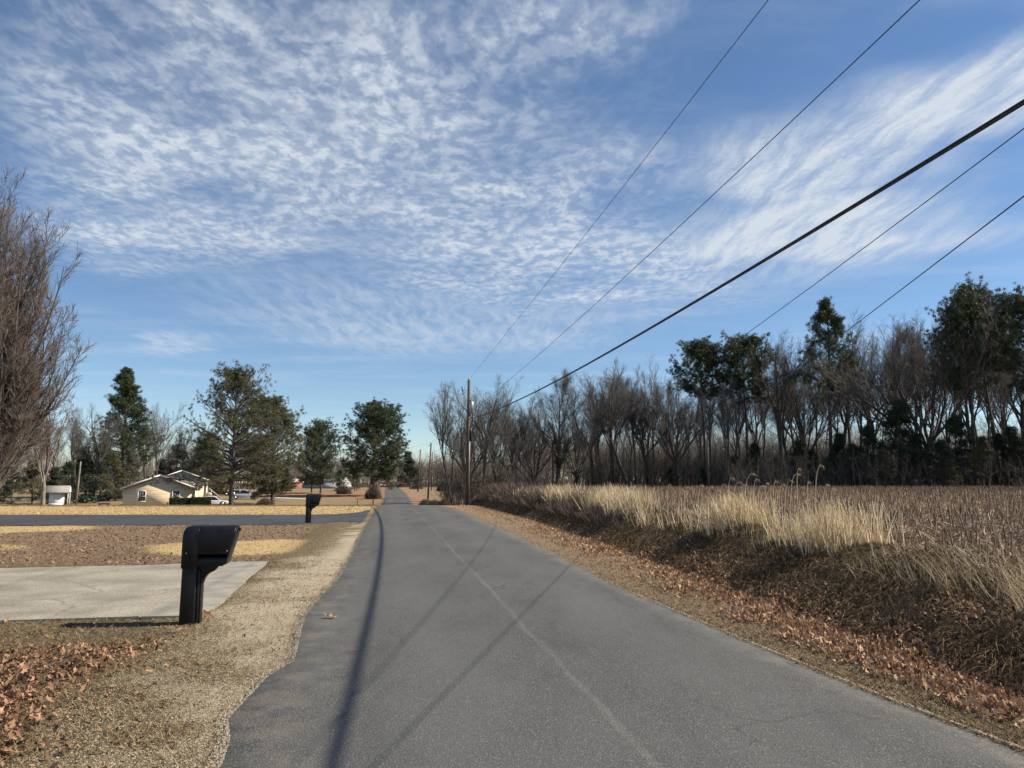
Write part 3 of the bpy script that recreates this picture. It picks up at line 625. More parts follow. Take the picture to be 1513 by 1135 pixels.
def put(proto, ph, px, Y, top, rz=0.0, wide=1.0, label='', cat='tree', group=None, sink=0.1):
    """stand a copy of proto (real height ph) at column px, Y metres out, tall enough to reach row top"""
    X = X_at(px, Y); z0 = float(H(X, Y)) - sink; h = Z_at(px, top, Y) - z0; k = h / proto_height(proto)
    wide = wide * (1.12 if proto.name.startswith('bare') else 1.0); fn = place if proto.name not in USED else copy_thing
    USED.add(proto.name)
    return fn(proto, (X, Y, z0), rz, (k * wide, k * wide, k), label, cat, group)

# ---- prototypes
B = [bare_tree(101, 18, 0.26, 0.5, 7, 0.46, vase=True, dens=(10, 8, 6)),
     bare_tree(102, 18, 0.27, 0.42, 7, 0.6, vase=True, dens=(10, 8, 6)),
     bare_tree(103, 18, 0.24, 0.46, 6, 0.45, vase=True, lean=(-0.28, 0), dens=(10, 8, 6)),
     bare_tree(104, 18, 0.28, 0.26, 9, 0.72, vase=True, dens=(11, 8, 6)),
     bare_tree(105, 18, 0.22, 0.6, 6, 0.42, vase=True, dens=(9, 8, 6)),
     bare_tree(106, 18, 0.25, 0.30, 12, 0.8, 0.35, 0.42, ivy_h=9.5, dens=(10, 8, 6)),
     bare_tree(107, 18, 0.28, 0.24, 6, 0.5, vase=True, ivy_h=8.5, dens=(11, 8, 6)),
     bare_tree(108, 18, 0.16, 0.5, 9, 0.5, 0.25, 0.26, lean=(0.1, 0.05), dens=(8, 7, 6))]
PN = [pine_tree(201, 20, 0.24, 0.68, 84, 4.6, 'ball', puff=30, per=9, dead=16, bw=.05, blen=.27, clump=.42, trop=.03),
      pine_tree(202, 20, 0.26, 0.66, 90, 5.0, 'ball', puff=30, per=9, dead=16, bw=.05, blen=.27, clump=.42, trop=.03, mat_f=needle),
      pine_tree(203, 20, 0.24, 0.50, 60, 4.4, 'cone', puff=32, per=7, dead=20, bw=.04, blen=.27, clump=.4),
      pine_tree(204, 20, 0.30, 0.58, 90, 5.4, 'ball', puff=30, per=8, dead=22, bw=.05, blen=.27, clump=.42, trop=.03)]

# ---- tree line on the far side of the stubble field and beside the road
R_ = 'bare trees along the edge of the right hand wood'
put(B[2], 18, 668, 78, 566, 0.3, 0.62, 'leafless tree leaning left just left of the big utility pole')
put(B[0], 18, 712, 80, 560, 1.3, 0.85, 'leafless bushy tree directly behind the transformer pole')
put(B[6], 18, 737, 79, 566, 2.2, 0.8, 'ivy trunked leafless tree just right of the transformer pole')
put(B[4], 18, 766, 84, 590, 0.9, 1.0, 'short leafless tree in the dip between the roadside clump and the ivy trees')
put(B[3], 18, 692, 82, 562, 4.3, 0.8, 'leafless spreading tree seen just past the left side of the transformer pole top')
put(B[1], 18, 752, 86, 572, 5.3, 0.9, 'leafless tree between the ivy trunked roadside tree and the dip')
put(B[3], 18, 790, 90, 572, 1.4, 0.9, 'broad leafless tree on the left of the ivy pair')
put(B[1], 18, 878, 88, 545, 0.7, 0.9, 'vase shaped leafless tree on the right of the ivy pair')
put(B[5], 18, 822, 86, 546, 0.2, 0.95, 'leafless tree with dark ivy up its forked trunk, nearer the road of the ivy pair')
put(B[6], 18, 850, 84, 556, 1.1, 0.72, 'slim ivy wrapped leafless tree, the right one of the ivy pair')
put(B[2], 18, 930, 86, 548, 0.1, 1.15, 'leafless tree whose trunk slants left over the tall tan grass')
put(B[0], 18, 905, 90, 536, 2.9, 0.9, 'upright fan topped leafless tree behind the left slanting trunk')
put(B[1], 18, 958, 92, 548, 1.9, 1.0, 'vase shaped leafless tree midway between the ivy trees and the twin pines')
put(B[3], 18, 1002, 88, 540, 2.5, 0.9, 'leafless tree just left of the twin flat topped pines')
put(PN[0], 20, 1042, 92, 500, 0.4, 1.0, 'tall pine with rounded dark crown, the left of the twin pines', 'pine tree')
put(PN[1], 20, 1106, 90, 489, 2.0, 1.02, 'tall pine with domed dark crown, the right of the twin pines', 'pine tree')
put(B[4], 18, 1075, 84, 560, 3.9, 0.8, 'thin leafless tree standing between the twin pines')
put(B[0], 18, 1160, 88, 483, 4.4, 0.8, 'tall slender leafless tree right of the twin pines')
put(B[3], 18, 1190, 95, 500, 5.4, 0.8, 'leafless tree close on the left of the lone pointed pine')
put(PN[2], 20, 1228, 84, 440, 1.0, 0.95, 'tall lone pine with thin pointed crown above the bare trees', 'pine tree')
put(B[1], 18, 1292, 86, 472, 3.1, 0.85, 'leafless tree between the lone pointed pine and the big vase shaped tree')
put(B[3], 18, 1372, 78, 444, 0.2, 1.1, 'big vase shaped leafless tree with many rising limbs beside the tallest pines')
put(PN[3], 20, 1442, 76, 430, 0.0, 0.85, 'broad dark pine, leftmost of the tall group at the right edge', 'pine tree')
put(PN[1], 20, 1480, 78, 414, 3.3, 0.9, 'tallest dark pine of the group at the right edge', 'pine tree')
put(PN[3], 20, 1532, 74, 428, 4.0, 0.8, 'dark pine cut by the right edge of the picture', 'pine tree')
put(PN[0], 20, 1600, 74, 440, 5.0, 0.9, 'dark pine standing past the right edge of the picture', 'pine tree')
rr = np.random.default_rng(5)
for k in range(76):          # deeper rows
    px = 872 + 760 * (k + rr.random()) / 76; Y = 90 + 45 * rr.random() ** 1.3
    top = np.interp(px, [780, 880, 980, 1100, 1200, 1300, 1400, 1600], [572, 562, 560, 530, 505, 485, 468, 468]) + rr.normal() * 16 + (Y - 88) * 0.9
    put(B[[0, 4, 7, 2, 7, 1, 4, 7][k % 8]], 18, px, Y, top, rr.random() * 6.28, 0.55 + 0.3 * rr.random(), 'bare slender tree in the deeper rows of the right hand wood', 'tree', 'bare trees in the deeper rows of the wood')
for k in range(14):          # thin trees behind the roadside clump
    px = 652 + 225 * (k + rr.random()) / 14; Y = 98 + 40 * rr.random()
    put(B[[4, 7, 0, 7][k % 4]], 18, px, Y, 625 + rr.normal() * 14, rr.random() * 6.28, 0.8, 'low bare tree behind the roadside clump and ivy trees', 'tree', 'low bare trees behind the roadside clump')
# understory evergreens, dark
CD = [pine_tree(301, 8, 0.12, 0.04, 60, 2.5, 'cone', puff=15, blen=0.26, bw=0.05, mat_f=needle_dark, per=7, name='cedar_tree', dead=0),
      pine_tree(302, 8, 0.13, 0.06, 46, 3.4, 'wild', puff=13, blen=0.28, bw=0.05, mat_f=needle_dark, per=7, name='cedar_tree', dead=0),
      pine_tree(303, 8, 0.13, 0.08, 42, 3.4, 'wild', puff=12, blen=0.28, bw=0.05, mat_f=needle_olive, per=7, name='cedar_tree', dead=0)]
spec = [(1112, 84, 655, 0), (1085, 86, 672, 1), (1150, 80, 672, 1), (1178, 82, 650, 0), (1205, 78, 664, 1), (1240, 80, 640, 0), (1262, 76, 655, 1), (1290, 76, 628, 1), (1330, 76, 590, 1), (1312, 72, 664, 2), (1358, 74, 640, 0), (1392, 73, 650, 1), (1418, 74, 612, 1), (1450, 72, 645, 2), (1478, 73, 640, 1), (1505, 72, 630, 0), (1530, 72, 620, 1), (1225, 74, 682, 2), (1405, 70, 678, 2), (990, 86, 690, 1), (1040, 84, 690, 0)]
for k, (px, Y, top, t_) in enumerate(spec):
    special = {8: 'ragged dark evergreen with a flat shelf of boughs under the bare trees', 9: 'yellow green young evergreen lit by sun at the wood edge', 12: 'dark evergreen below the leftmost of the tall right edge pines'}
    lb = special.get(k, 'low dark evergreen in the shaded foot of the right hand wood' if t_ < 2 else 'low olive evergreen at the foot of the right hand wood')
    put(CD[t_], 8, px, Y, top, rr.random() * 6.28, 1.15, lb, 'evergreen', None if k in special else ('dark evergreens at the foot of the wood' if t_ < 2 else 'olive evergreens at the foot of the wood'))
# thicket of thin stems: nobody could count them
def thicket(name, n, fx, zh, label, m, seed, wr=0.02):
    r = np.random.default_rng(seed); X, Y = fx(n, r); Z = H(X, Y) - 0.1
    S = np.stack([X, Y, Z], -1); D = norm(np.stack([r.normal(size=n) * .22, r.normal(size=n) * .22, np.ones(n)], -1))
    hh = zh * (0.45 + 0.75 * r.random(n)); P1, R1 = grow(S, D, hh, np.full(n, wr) * (0.6 + 0.9 * r.random(n)), 5, 0.12, 0.0, r, 0.3)
    S, D, u, rd = spawn(P1, R1, 5, 0.25, 1, 0.6, r); P2, R2 = grow(S, D, hh.repeat(5) * 0.28, rd * 0.6, 3, 0.2, 0.03, r, 0.4)
    S, D, u, rd = spawn(P2, R2, 3, 0.2, 1, 0.6, r); P3, R3 = grow(S, D, hh.repeat(15) * 0.13, rd * 0.7, 3, 0.2, 0.03, r, 0.4)
    V, Q = joinVQ([tubes(P1, R1, 3), tubes(P2, R2, 3), tubes(P3, R3, 3)])
    return tag(mk(name, V, quads=Q, mats=m), label, 'undergrowth', None, 'stuff')
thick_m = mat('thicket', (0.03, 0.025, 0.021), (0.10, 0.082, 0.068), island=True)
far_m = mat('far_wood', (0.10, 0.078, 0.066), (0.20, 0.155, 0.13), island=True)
def band(px0, px1, Y0, Y1):
    def f(n, r):
        Y = Y0 + (Y1 - Y0) * r.random(n); px = px0 + (px1 - px0) * r.random(n); return (px - 756.5) * Y / 1099.5, Y
    return f
thicket('undergrowth', 4000, band(860, 1640, 84, 110), 5.4, 'brown tangled undergrowth filling the foot of the right hand wood', thick_m, 11, 0.022)
thicket('undergrowth', 1300, band(1080, 1680, 69, 82), 3.0, 'low dark brown brush standing before the evergreens at the wood edge', thick_m, 16, 0.018)
thicket('undergrowth', 700, band(655, 790, 76, 92), 4.2, 'brown tangled brush at the feet of the roadside clump', thick_m, 12, 0.02)
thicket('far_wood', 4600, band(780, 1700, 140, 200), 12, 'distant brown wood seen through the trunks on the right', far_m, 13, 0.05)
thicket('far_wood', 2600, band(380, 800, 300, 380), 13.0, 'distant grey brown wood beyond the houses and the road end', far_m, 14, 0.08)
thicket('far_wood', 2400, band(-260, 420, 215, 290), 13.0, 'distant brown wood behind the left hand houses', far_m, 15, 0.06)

# ---- trees on the left
def pear_tree():
    r = np.random.default_rng(401); root = empty('pear_tree', (0, 0, 0))
    wood = []; P0, R0 = grow(np.zeros((1, 3)), np.array([[0.0, 0, 1]]), np.array([2.6]), np.array([0.36]), 6, 0.02, 0, r, 0.85); wood.append(tubes(P0, R0, 10))
    n = 54; a = 2 * PI * (np.arange(n) * 0.618 + r.random(n) * 0.2); t = (np.arange(n) + 0.5) / n; sp = 0.05 + 0.80 * t ** 1.05
    D = np.stack([np.cos(a) * np.sin(sp), np.sin(a) * np.sin(sp), np.cos(sp)], -1); S = P0[0, np.clip((5 - 3.5 * t).astype(int), 1, 5)]
    Ln = (14.6 * (1 - t) ** 0.85 + 6.0 * t ** 0.7) * (0.85 + 0.22 * r.random(n))
    P1, R1 = grow(S, D, Ln, 0.035 + Ln * 0.008, 16, 0.045, 0.05 + 0.06 * t, r, 0.12); wood.append(tubes(P1, R1, 6))
    m = 15; S, D, u, rd = spawn(P1, R1, m, 0.12, 0.97, 0.5, r); P2, R2 = grow(S, D, Ln.repeat(m) * 0.30 * (1.15 - 0.75 * u) * (0.7 + 0.5 * r.random(len(u))), np.maximum(rd * 0.5, 0.014), 8, 0.07, 0.10, r, 0.3); wood.append(tubes(P2, R2, 4))
    S, D, u, rd = spawn(P2, R2, 12, 0.1, 1, 0.55, r); L2 = np.linalg.norm(P2[:, -1] - P2[:, 0], axis=-1).repeat(12)
    P3, R3 = grow(S, D, np.maximum(L2 * 0.4 * (1.2 - 0.7 * u), 0.3) * (0.7 + .5 * r.random(len(u))), np.maximum(rd * .5, 0.009), 5, 0.10, 0.10, r, 0.5)
    S, D, u, rd = spawn(P3, R3, 4, 0.15, 1, 0.5, r); P4, R4 = grow(S, D, 0.18 + 0.38 * r.random(len(u)), np.full(len(u), 0.0085), 3, 0.16, 0.06, r, 0.6)
    V, Q = joinVQ(wood); mk('trunk', V, quads=Q, mats=bark, parent=root, smooth=True)
    V, Q = joinVQ([tubes(P3, R3, 3), tubes(P4, R4, 3)]); mk('crown', V, quads=Q, mats=twig_pear, parent=root)
    return root
pr = pear_tree(); put(pr, 18.6, -24, 38, 278, 0.0, 1.0, 'large dense reddish brown leafless tree filling the left edge', 'tree')
WT = bare_tree(411, 10, 0.2, 0.3, 7, 0.5, vase=True, dens=(9, 8, 6), wm=bark_pale, tm=twig_pear, twr=0.012)
put(WT, 10, 66, 62, 575, 0.6, 0.9, 'pale trunked leafless tree beside the small white playhouse')
put(B[0], 18, 140, 128, 600, 1.0, 0.9, 'leafless grey tree just left of the tall dark pine')
put(B[4], 18, 112, 132, 618, 2.0, 1.0, 'leafless tree behind the leaning bare post')
put(B[0], 18, 233, 122, 592, 4.6, 0.62, 'pale bare tree with rising limbs right of the tall dark pine')
put(B[7], 18, 205, 130, 660, 3.0, 1.0, 'small thin bare tree between the dark pine and the beige house')
p181 = pine_tree(424, 22, 0.36, 0.26, 110, 5.0, 'cone', puff=34, mat_f=needle, per=8, dead=8, bw=.045, blen=.3)
put(p181, 22, 181, 142, 543, 2.4, 1.2, 'tall dark pine with layered crown behind the old pickup', 'pine tree')
put(B[1], 18, 286, 160, 622, 1.0, 0.8, 'bare tree between the two gabled houses and the sky'),
wide1 = pine_tree(420, 17.5, 0.42, 0.19, 140, 10.6, 'ragged', puff=26, blen=0.26, bw=0.042, mat_f=needle_olive, per=9, flat=0.25, angb=1.45, angt=0.75, dead=6, clump=0.35, trop=0.01)
put(wide1, 17.5, 343, 84, 537, 0.7, 0.84, 'wide ragged olive evergreen with bare limbs showing, right of the beige house', 'evergreen')
p415 = pine_tree(421, 16, 0.3, 0.10, 110, 5.4, 'ball', puff=34, mat_f=needle_olive, per=8, dead=4, bw=.045)
put(p415, 16, 404, 118, 585, 1.7, 1.2, 'full olive green pine just behind the wide ragged evergreen', 'pine tree')
p468 = pine_tree(422, 15, 0.26, 0.16, 100, 6.2, 'ball', puff=34, mat_f=needle, per=8, dead=4, bw=.045)
put(p468, 15, 474, 165, 618, 0.4, 0.95, 'dark round evergreen, right stem of the pair above the second mailbox', 'evergreen')
put(p468, 15, 461, 170, 630, 2.6, 0.85, 'dark round evergreen, left stem of the pair above the second mailbox', 'evergreen')
p548 = pine_tree(423, 18, 0.38, 0.24, 160, 7.4, 'ball', puff=38, mat_f=needle, per=9, dead=5, blen=0.32, trop=0.05, bw=.05, clump=.5)
put(p548, 18, 549, 148, 592, 0.9, 1.25, 'large round crowned dark pine by the left side of the road', 'pine tree')
put(CD[0], 8, 606, 235, 667, 0.4, 1.25, 'dark conical evergreen beyond the round pine and behind the far poles', 'evergreen')
for k, (px, Y, top, t_) in enumerate([(100, 118, 682, 1), (128, 140, 660, 0), (150, 135, 655, 1), (172, 128, 668, 2), (190, 138, 672, 2), (86, 110, 690, 0), (20, 105, 690, 1), (-30, 105, 680, 1), (50, 120, 680, 2), (262, 165, 656, 1), (290, 168, 664, 1), (305, 160, 640, 1), (243, 170, 678, 0), (320, 150, 672, 2), (400, 175, 690, 1), (425, 190, 692, 0), (502, 190, 694, 1), (524, 200, 690, 2), (575, 215, 700, 2)]):
    put(CD[t_], 8, px, Y, top, rr.random() * 6.28, 1.3, {0: 'dark evergreen right behind the white playhouse', 2: 'dark evergreen thicket tree behind the green yard machines', 3: 'olive evergreen behind the old dark pickup', 9: 'rounded dark evergreen above the beige roof ridge', 18: 'olive evergreen at the foot of the round crowned pine'}.get(k, 'dark evergreen in the tree belt behind the left houses' if t_ < 2 else 'olive evergreen in the tree belt behind the left houses'), 'evergreen', None if k in (0, 2, 3, 9, 18) else ('dark evergreens behind the left houses' if t_ < 2 else 'olive evergreens behind the left houses'))
for k in range(22):
    px = -60 + 440 * (k + rr.random()) / 22; Y = 160 + 45 * rr.random()
    put(B[[4, 0, 7, 2][k % 4]], 18, px, Y, 640 + rr.normal() * 12, rr.random() * 6.28, 0.9, 'grey bare tree in the belt behind the left houses', 'tree', 'bare trees behind the left houses')
for k, px in enumerate([508, 530, 575, 592, 622, 645, 660, 650]):
    put(B[[0, 1, 3, 4][k % 4]], 18, px, 260 + 12 * k, 672 + 5 * (k % 3), k, 1.3, 'faint distant bare tree near the far end of the road', 'tree', 'distant bare trees by the road end')
# shrubs
sh_g = shrub(501, 1.6, 2.6, needle_dark, 1400, name='evergreen_shrub', bl=0.2, bw=0.08)
put(sh_g, 2.7, 653, 196, 713, 0.0, 1.0, 'round dark shrub alone on the far lawn right of the road', 'shrub')
put(sh_g, 2.7, 675, 170, 712, 1.0, 0.8, 'dark shrub half behind the transformer pole', 'shrub')
sh_b = shrub(502, 1.5, 1.4, mat('dead_brush', (0.05, 0.035, 0.028), (0.17, 0.12, 0.09), island=True), 900, name='dead_bush', bl=0.35, bw=0.03)
for k, (px, Y, top, lb) in enumerate([(630, 70, 737, 'brown dead bush at the foot of the second pole'), (643, 68, 738, 'low brown dead bush right of the second pole, middle of the three'), (657, 66, 737, 'brown dead bush nearest the transformer pole')]):
    put(sh_b, 1.5, px, Y, top, k, 1.0, lb, 'bush', 'dead bushes in the roadside dip')
put(sh_b, 1.5, 393, 112, 735, 0.5, 1.0, 'small tan twiggy bush right of the silver suv', 'bush')
put(sh_b, 1.5, 509, 160, 716, 0.5, 0.8, 'small pinkish bare bush in front of the white ranch house', 'bush')
put(sh_b, 1.5, 552, 135, 716, 0.5, 0.6, 'twiggy tan bush by the small roadside mailbox', 'bush')
# unused prototypes must not stay at the origin
for o in B + PN + CD:
    if o.name not in USED: print('UNUSED', o.name)

# ------------------------------------------------------------------ mailboxes
def arch(z0, zs, zt, hw, n=14):
    pts = [(-hw, z0), (-hw, zs)]
    for k in range(1, n): a = PI - PI * k / n; pts.append((hw * math.cos(a), zs + (zt - zs) * math.sin(a) ** 0.8))
    return pts + [(hw, zs), (hw, z0)]
def mailbox(x, y, rz, z0, label, s=1.0):
    t = empty('mailbox', (x, y, z0), rz, label, 'mailbox', None); t.scale = (s, s, s)
    p = MB(); p.box(-0.098, 0.07, -0.115, 0.115, -0.1, 0.66, 0.004, 0.004); p.build('post', black_plastic, t, bevel=0.012)
    p = MB(); p.box(0.069, 0.098, -0.085, 0.085, -0.1, 0.60); p.box(0.097, 0.118, -0.06, 0.06, -0.1, 0.56); p.build('post_rib', black_plastic, t, bevel=0.007)
    # bracket under the box: curved web
    prof = [(0.04, 0.66), (0.04, 0.44), (0.125, 0.44), (0.132, 0.475), (0.15, 0.51), (0.168, 0.535), (0.195, 0.556), (0.238, 0.575), (0.262, 0.60), (0.285, 0.632), (0.31, 0.66)]
    MB().prism(prof, -0.05, 0.05).build('bracket', black_plastic, t, bevel=0.006)
    xf = lambda z: np.interp(z, [0.64, 0.665, 0.78, 1.085, 1.1], [0.352, 0.372, 0.415, 0.478, 0.474])
    def shell(z0, zs, zt, hw, xs, back, ends=(0.86, 1.0)):
        pts = arch(z0, zs, zt, hw); n = len(pts); V = []
        for q, (fx, sc) in enumerate(xs):
            for (yy, zz) in pts:
                zc = z0 + (zz - z0) * sc; V.append((back + fx * (xf(zc) - back), yy * sc, zc))
        Pp = [list(range(n))[::-1], [(len(xs) - 1) * n + i for i in range(n)]]
        for q in range(len(xs) - 1):
            for i in range(n): Pp.append([q * n + i, q * n + (i + 1) % n, (q + 1) * n + (i + 1) % n, (q + 1) * n + i])
        return MB().add(V, Pp)
    shell(0.772, 0.985, 1.10, 0.137, [(0.0, 1.0), (0.25, 1.003), (0.6, 1.003), (0.97, 0.995), (1.0, 0.985)], 0.072).build('box_body', black_plastic, t, bevel=0.005, smooth=False)
    shell(0.64, 0.70, 0.768, 0.130, [(0.0, 1.0), (0.97, 1.0), (1.0, 0.99)], 0.072).build('lower_tray', black_plastic, t, bevel=0.006)
    # rear cap, rounded towards the back
    pts = arch(0.62, 0.985, 1.10, 0.14); n = len(pts); V = []
    st = [(-0.105, 0.86, -0.075), (-0.098, 0.93, -0.035), (-0.075, 0.985, -0.012), (-0.03, 1.0, 0.0), (0.064, 1.0, 0.0)]
    for xx, sc, dz in st:
        for (yy, zz) in pts: V.append((xx, yy * sc, 0.62 + (zz - 0.62) * (1 + dz / 0.48)))
    Pp = [list(range(n))[::-1], [(len(st) - 1) * n + i for i in range(n)]] + [[q * n + i, q * n + (i + 1) % n, (q + 1) * n + (i + 1) % n, (q + 1) * n + i] for q in range(len(st) - 1) for i in range(n)]
    MB().add(V, Pp).build('rear_cap', black_plastic, t, bevel=0.004)
    # raised seam band round the box and side mouldings
    b = MB(); pts = arch(0.645, 0.985, 1.104, 0.1435); V = [(0.063, a, c) for a, c in pts] + [(0.074, a, c) for a, c in pts]; n = len(pts)
    b.add(V, [list(range(n))[::-1], [n + i for i in range(n)]] + [[i, (i + 1) % n, n + (i + 1) % n, n + i] for i in range(n)]); b.build('seam_band', black_plastic, t, bevel=0.002)
    for sgn in (-1, 1):
        m = MB(); yy = 0.1375 * sgn
        m.add([(0.09, yy, 0.792), (0.405, yy, 0.792), (0.407, yy, 0.802), (0.09, yy, 0.802), (0.09, yy + 0.004 * sgn, 0.794), (0.403, yy + 0.004 * sgn, 0.794), (0.405, yy + 0.004 * sgn, 0.8), (0.09, yy + 0.004 * sgn, 0.8)], [[0, 1, 2, 3], [4, 5, 6, 7], [0, 1, 5, 4], [1, 2, 6, 5], [2, 3, 7, 6], [3, 0, 4, 7]])
        m.build('moulding', black_plastic, t)
        MB().cyl((0.392, yy - (0.004 if sgn > 0 else 0.006), 0.812), 0.006, 0.010, 10, 'y').build('rivet', metal_grey, t)
        MB().cyl((-0.05, yy - (0.004 if sgn > 0 else 0.006), 0.79), 0.004, 0.010, 8, 'y').build('rivet', metal_grey, t)
    # door: slanted plate with rim
    ptsd = arch(0.66, 0.97, 1.088, 0.131); V = [(xf(z) + 0.001, a, z) for a, z in ptsd] + [(xf(z) + 0.014, a * 0.98, z) for a, z in ptsd]; n = len(ptsd)
    d = MB().add(V, [list(range(n))[::-1], [n + i for i in range(n)]] + [[i, (i + 1) % n, n + (i + 1) % n, n + i] for i in range(n)]).build('door', black_plastic, t, bevel=0.004)
    MB().box(0.492, 0.512, -0.022, 0.022, 1.03, 1.062).build('handle', black_plastic, d, bevel=0.004)
    return t
RDZ = math.atan(0.165)
mailbox(-3.69, 8.74, RDZ, 0.0, 'large black plastic mailbox beside the concrete driveway, its hood slanting to the road')
d2 = ground_at(459, 772)
mailbox(X_at(457, 29.3), 29.3, RDZ + 0.1, float(H(X_at(457, 29.3), 29.3)), 'smaller looking black mailbox farther on, at the edge of the dark side road', 1.02)
def small_mailbox(px, Y, h, label, box_m, w=0.2, ln=0.5):
    X = X_at(px, Y); t = empty('mailbox', (X, Y, float(H(X, Y))), RDZ, label, 'mailbox')
    MB().box(-0.05, 0.05, -0.05, 0.05, -0.1, h - 0.24).build('post', bark, t, bevel=0.004)
    pts = arch(h - 0.24, h - 0.1, h, w / 2); V = [(-ln / 2, a, c) for a, c in pts] + [(ln / 2, a, c) for a, c in pts]; n = len(pts)
    MB().add(V, [list(range(n))[::-1], [n + i for i in range(n)]] + [[i, (i + 1) % n, n + (i + 1) % n, n + i] for i in range(n)]).build('box_body', box_m, t, bevel=0.004)
    return t
small_mailbox(552, 78, 1.2, 'small dark mailbox on a thin post left of the road past the side road', black_plastic)
small_mailbox(563.5, 262, 1.4, 'tiny white mailbox by the far left road edge, the farther left one', white_paint, 0.5, 0.9)
small_mailbox(569.5, 250, 1.3, 'tiny white mailbox touching the far left road edge', white_paint, 0.5, 0.9)
small_mailbox(612, 225, 1.5, 'small brown mailbox right of the far road stretch', bark, 0.6, 0.9)

# ------------------------------------------------------------------ utility poles and wires
def pole(px, Y, top, label, r=0.15, lean=0.0, hw=True, name='utility_pole', m=None, z0=None, cap=True):
    X = X_at(px, Y); zb = float(H(X, Y)) - 0.2 if z0 is None else z0; zt = Z_at(px, top, Y); h = zt - zb
    t = empty(name, (X, Y, zb), 0, label, 'utility pole' if name == 'utility_pole' else 'post')
    MB().tube([(0, 0, 0), (lean * .5, 0, h * .5), (lean, 0, h)], [r, r * 0.87, r * 0.72], 12).build('shaft', m or wood_pole, t, smooth=True)
    if cap: MB().tube([(lean, 0, h), (lean, 0, h + 0.12), (lean, 0, h + 0.2)], [0.06, 0.08, 0.04], 8).build('insulator', metal_grey, t)
    return t, X, zb, h
T1, X1, zb1, h1 = pole(690.5, 63.6, 562, 'tall brown utility pole with a grey transformer, right of the road', 0.17, 0.08)
def ctrans():
    t = T1; zc = Z_at(690, 602, 63.6) - zb1
    c = MB().tube([(0.30, -0.12, zc - 0.52), (0.30, -0.12, zc + 0.45), (0.30, -0.12, zc + 0.52)], [0.2, 0.2, 0.13], 14).build('transformer', metal_grey, t, smooth=False)
    for s in (-1, 1): MB().tube([(0.30 + 0.09 * s, -0.12, zc + 0.5), (0.30 + 0.09 * s, -0.12, zc + 0.72)], [0.035, 0.02], 8).build('bushing', bark_pale, c)
    MB().box(0.0, 0.24, -0.1, -0.02, zc - 0.25, zc - 0.17).build('bracket', metal_grey, t)
    zl = Z_at(690, 640, 63.6) - zb1
    MB().tube([(0.24, 0.0, zl - 0.7), (0.26, 0, zl), (0.25, 0, zl + 0.6)], [0.08, 0.11, 0.05], 8).build('cable_box', black_plastic, t)
    za = Z_at(690, 577, 63.6) - zb1
    MB().tube([(0.05, 0, za), (-0.35, 0, za + 0.05), (-0.5, 0, za - 0.05)], 0.025, 6).build('cutout_arm', metal_grey, t)
    MB().tube([(-0.5, 0, za - 0.05), (-0.55, 0, za + .35), (-0.42, 0, za - 0.35)], 0.04, 6).build('fuse_cutout', black_plastic, t)
    MB().tube([(0.16, 0.1, 0.0), (0.17, 0.1, h1 * 0.6)], 0.03, 6).build('conduit', metal_grey, t)
ctrans()
T2, X2, zb2, h2 = pole(632.5, 133, 655, 'dark utility pole with a small side arm, second along the right of the road', 0.17, 0.45)
MB().tube([(0.45, 0, h2 - 0.5), (-0.1, 0, h2 - 0.35)], 0.05, 6).build('side_arm', metal_grey, T2)
T3, X3, zb3, h3 = pole(617.5, 182, 665, 'brown utility pole between the dark pole and the paler far one', 0.17, 0.5)
T4, X4, zb4, h4 = pole(606, 236, 676, 'pale capped utility pole in front of the dark conical evergreen', 0.16, 0.2)
T5, X5, zb5, h5 = pole(637.5, 205, 668, 'thin pole just right of the second roadside pole', 0.13, 0.2)
pole(114.5, 108, 682, 'leaning bare wooden post right of the white playhouse', 0.14, 0.25, name='wooden_post', m=bark_pale, cap=False)
pole(558, 205, 712, 'thin pale post left of the far road end', 0.14, 0, name='wooden_post', m=bark_pale, cap=False)
pole(529, 78, 738, 'short grey stake in the lawn left of the small roadside mailbox', 0.05, 0, name='wooden_post', m=bark_pale, cap=False)
pole(817, 86, 655, 'wooden service pole hidden among the ivy covered trees', 0.12, 0, cap=False)
pole(1047, 78, 660, 'wooden service pole hidden at the foot of the left twin pine', 0.12, 0, cap=False)
# the pole behind the viewer that carries the near ends
TB = empty('utility_pole', (6.6 + 0.165 * 16, -16, 0.3), 0, 'brown utility pole behind the viewer at the right verge', 'utility pole')
MB().tube([(0, 0, -0.5), (0, 0, 5), (0, 0, 10.6)], [0.17, 0.15, 0.12], 12).build('shaft', wood_pole, TB, smooth=True)
MB().tube([(0, 0, 10.6), (0, 0, 10.8)], [0.07, 0.04], 8).build('insulator', metal_grey, TB)
def wire(fn, y0, y1, r, label, n=70):
    ysw = np.linspace(y0, y1, n); pts = np.array([fn(v) for v in ysw])
    V, Q = tubes(pts[None], np.full((1, n), r), 6)
    return tag(mk('overhead_wire', V, quads=Q, mats=wire_m, smooth=True), label, 'wire')
Xl = lambda yv: np.interp(yv, [-16, 40, 63.6], [6.6 + 0.165 * 16, 6.6 - 6.6, X1 + 0.15])
def quad(p): a = np.polyfit([q[0] for q in p], [q[1] for q in p], 2); return lambda v: float(np.polyval(a, v))
zc_ = quad([(7.3, 5.60), (18, 5.50), (25.3, 5.53), (39, 5.88), (63.6, 7.0)])
wire(lambda v: (Xl(v), v, zc_(v)), -16, 63.6, 0.0145, 'thick black cable, upper of the doubled pair crossing the sky')
wire(lambda v: (Xl(v) + 0.012, v, zc_(v) - 0.027), -16, 63.6, 0.0145, 'thick black cable, lower of the doubled pair crossing the sky')
z1_ = quad([(-16, 10.75), (23, 10.08), (63.6, zb1 + h1 + 0.2)])
wire(lambda v: (Xl(v), v, z1_(v)), -16, 63.6, 0.008, 'steepest thin wire, running to the top of the transformer pole')
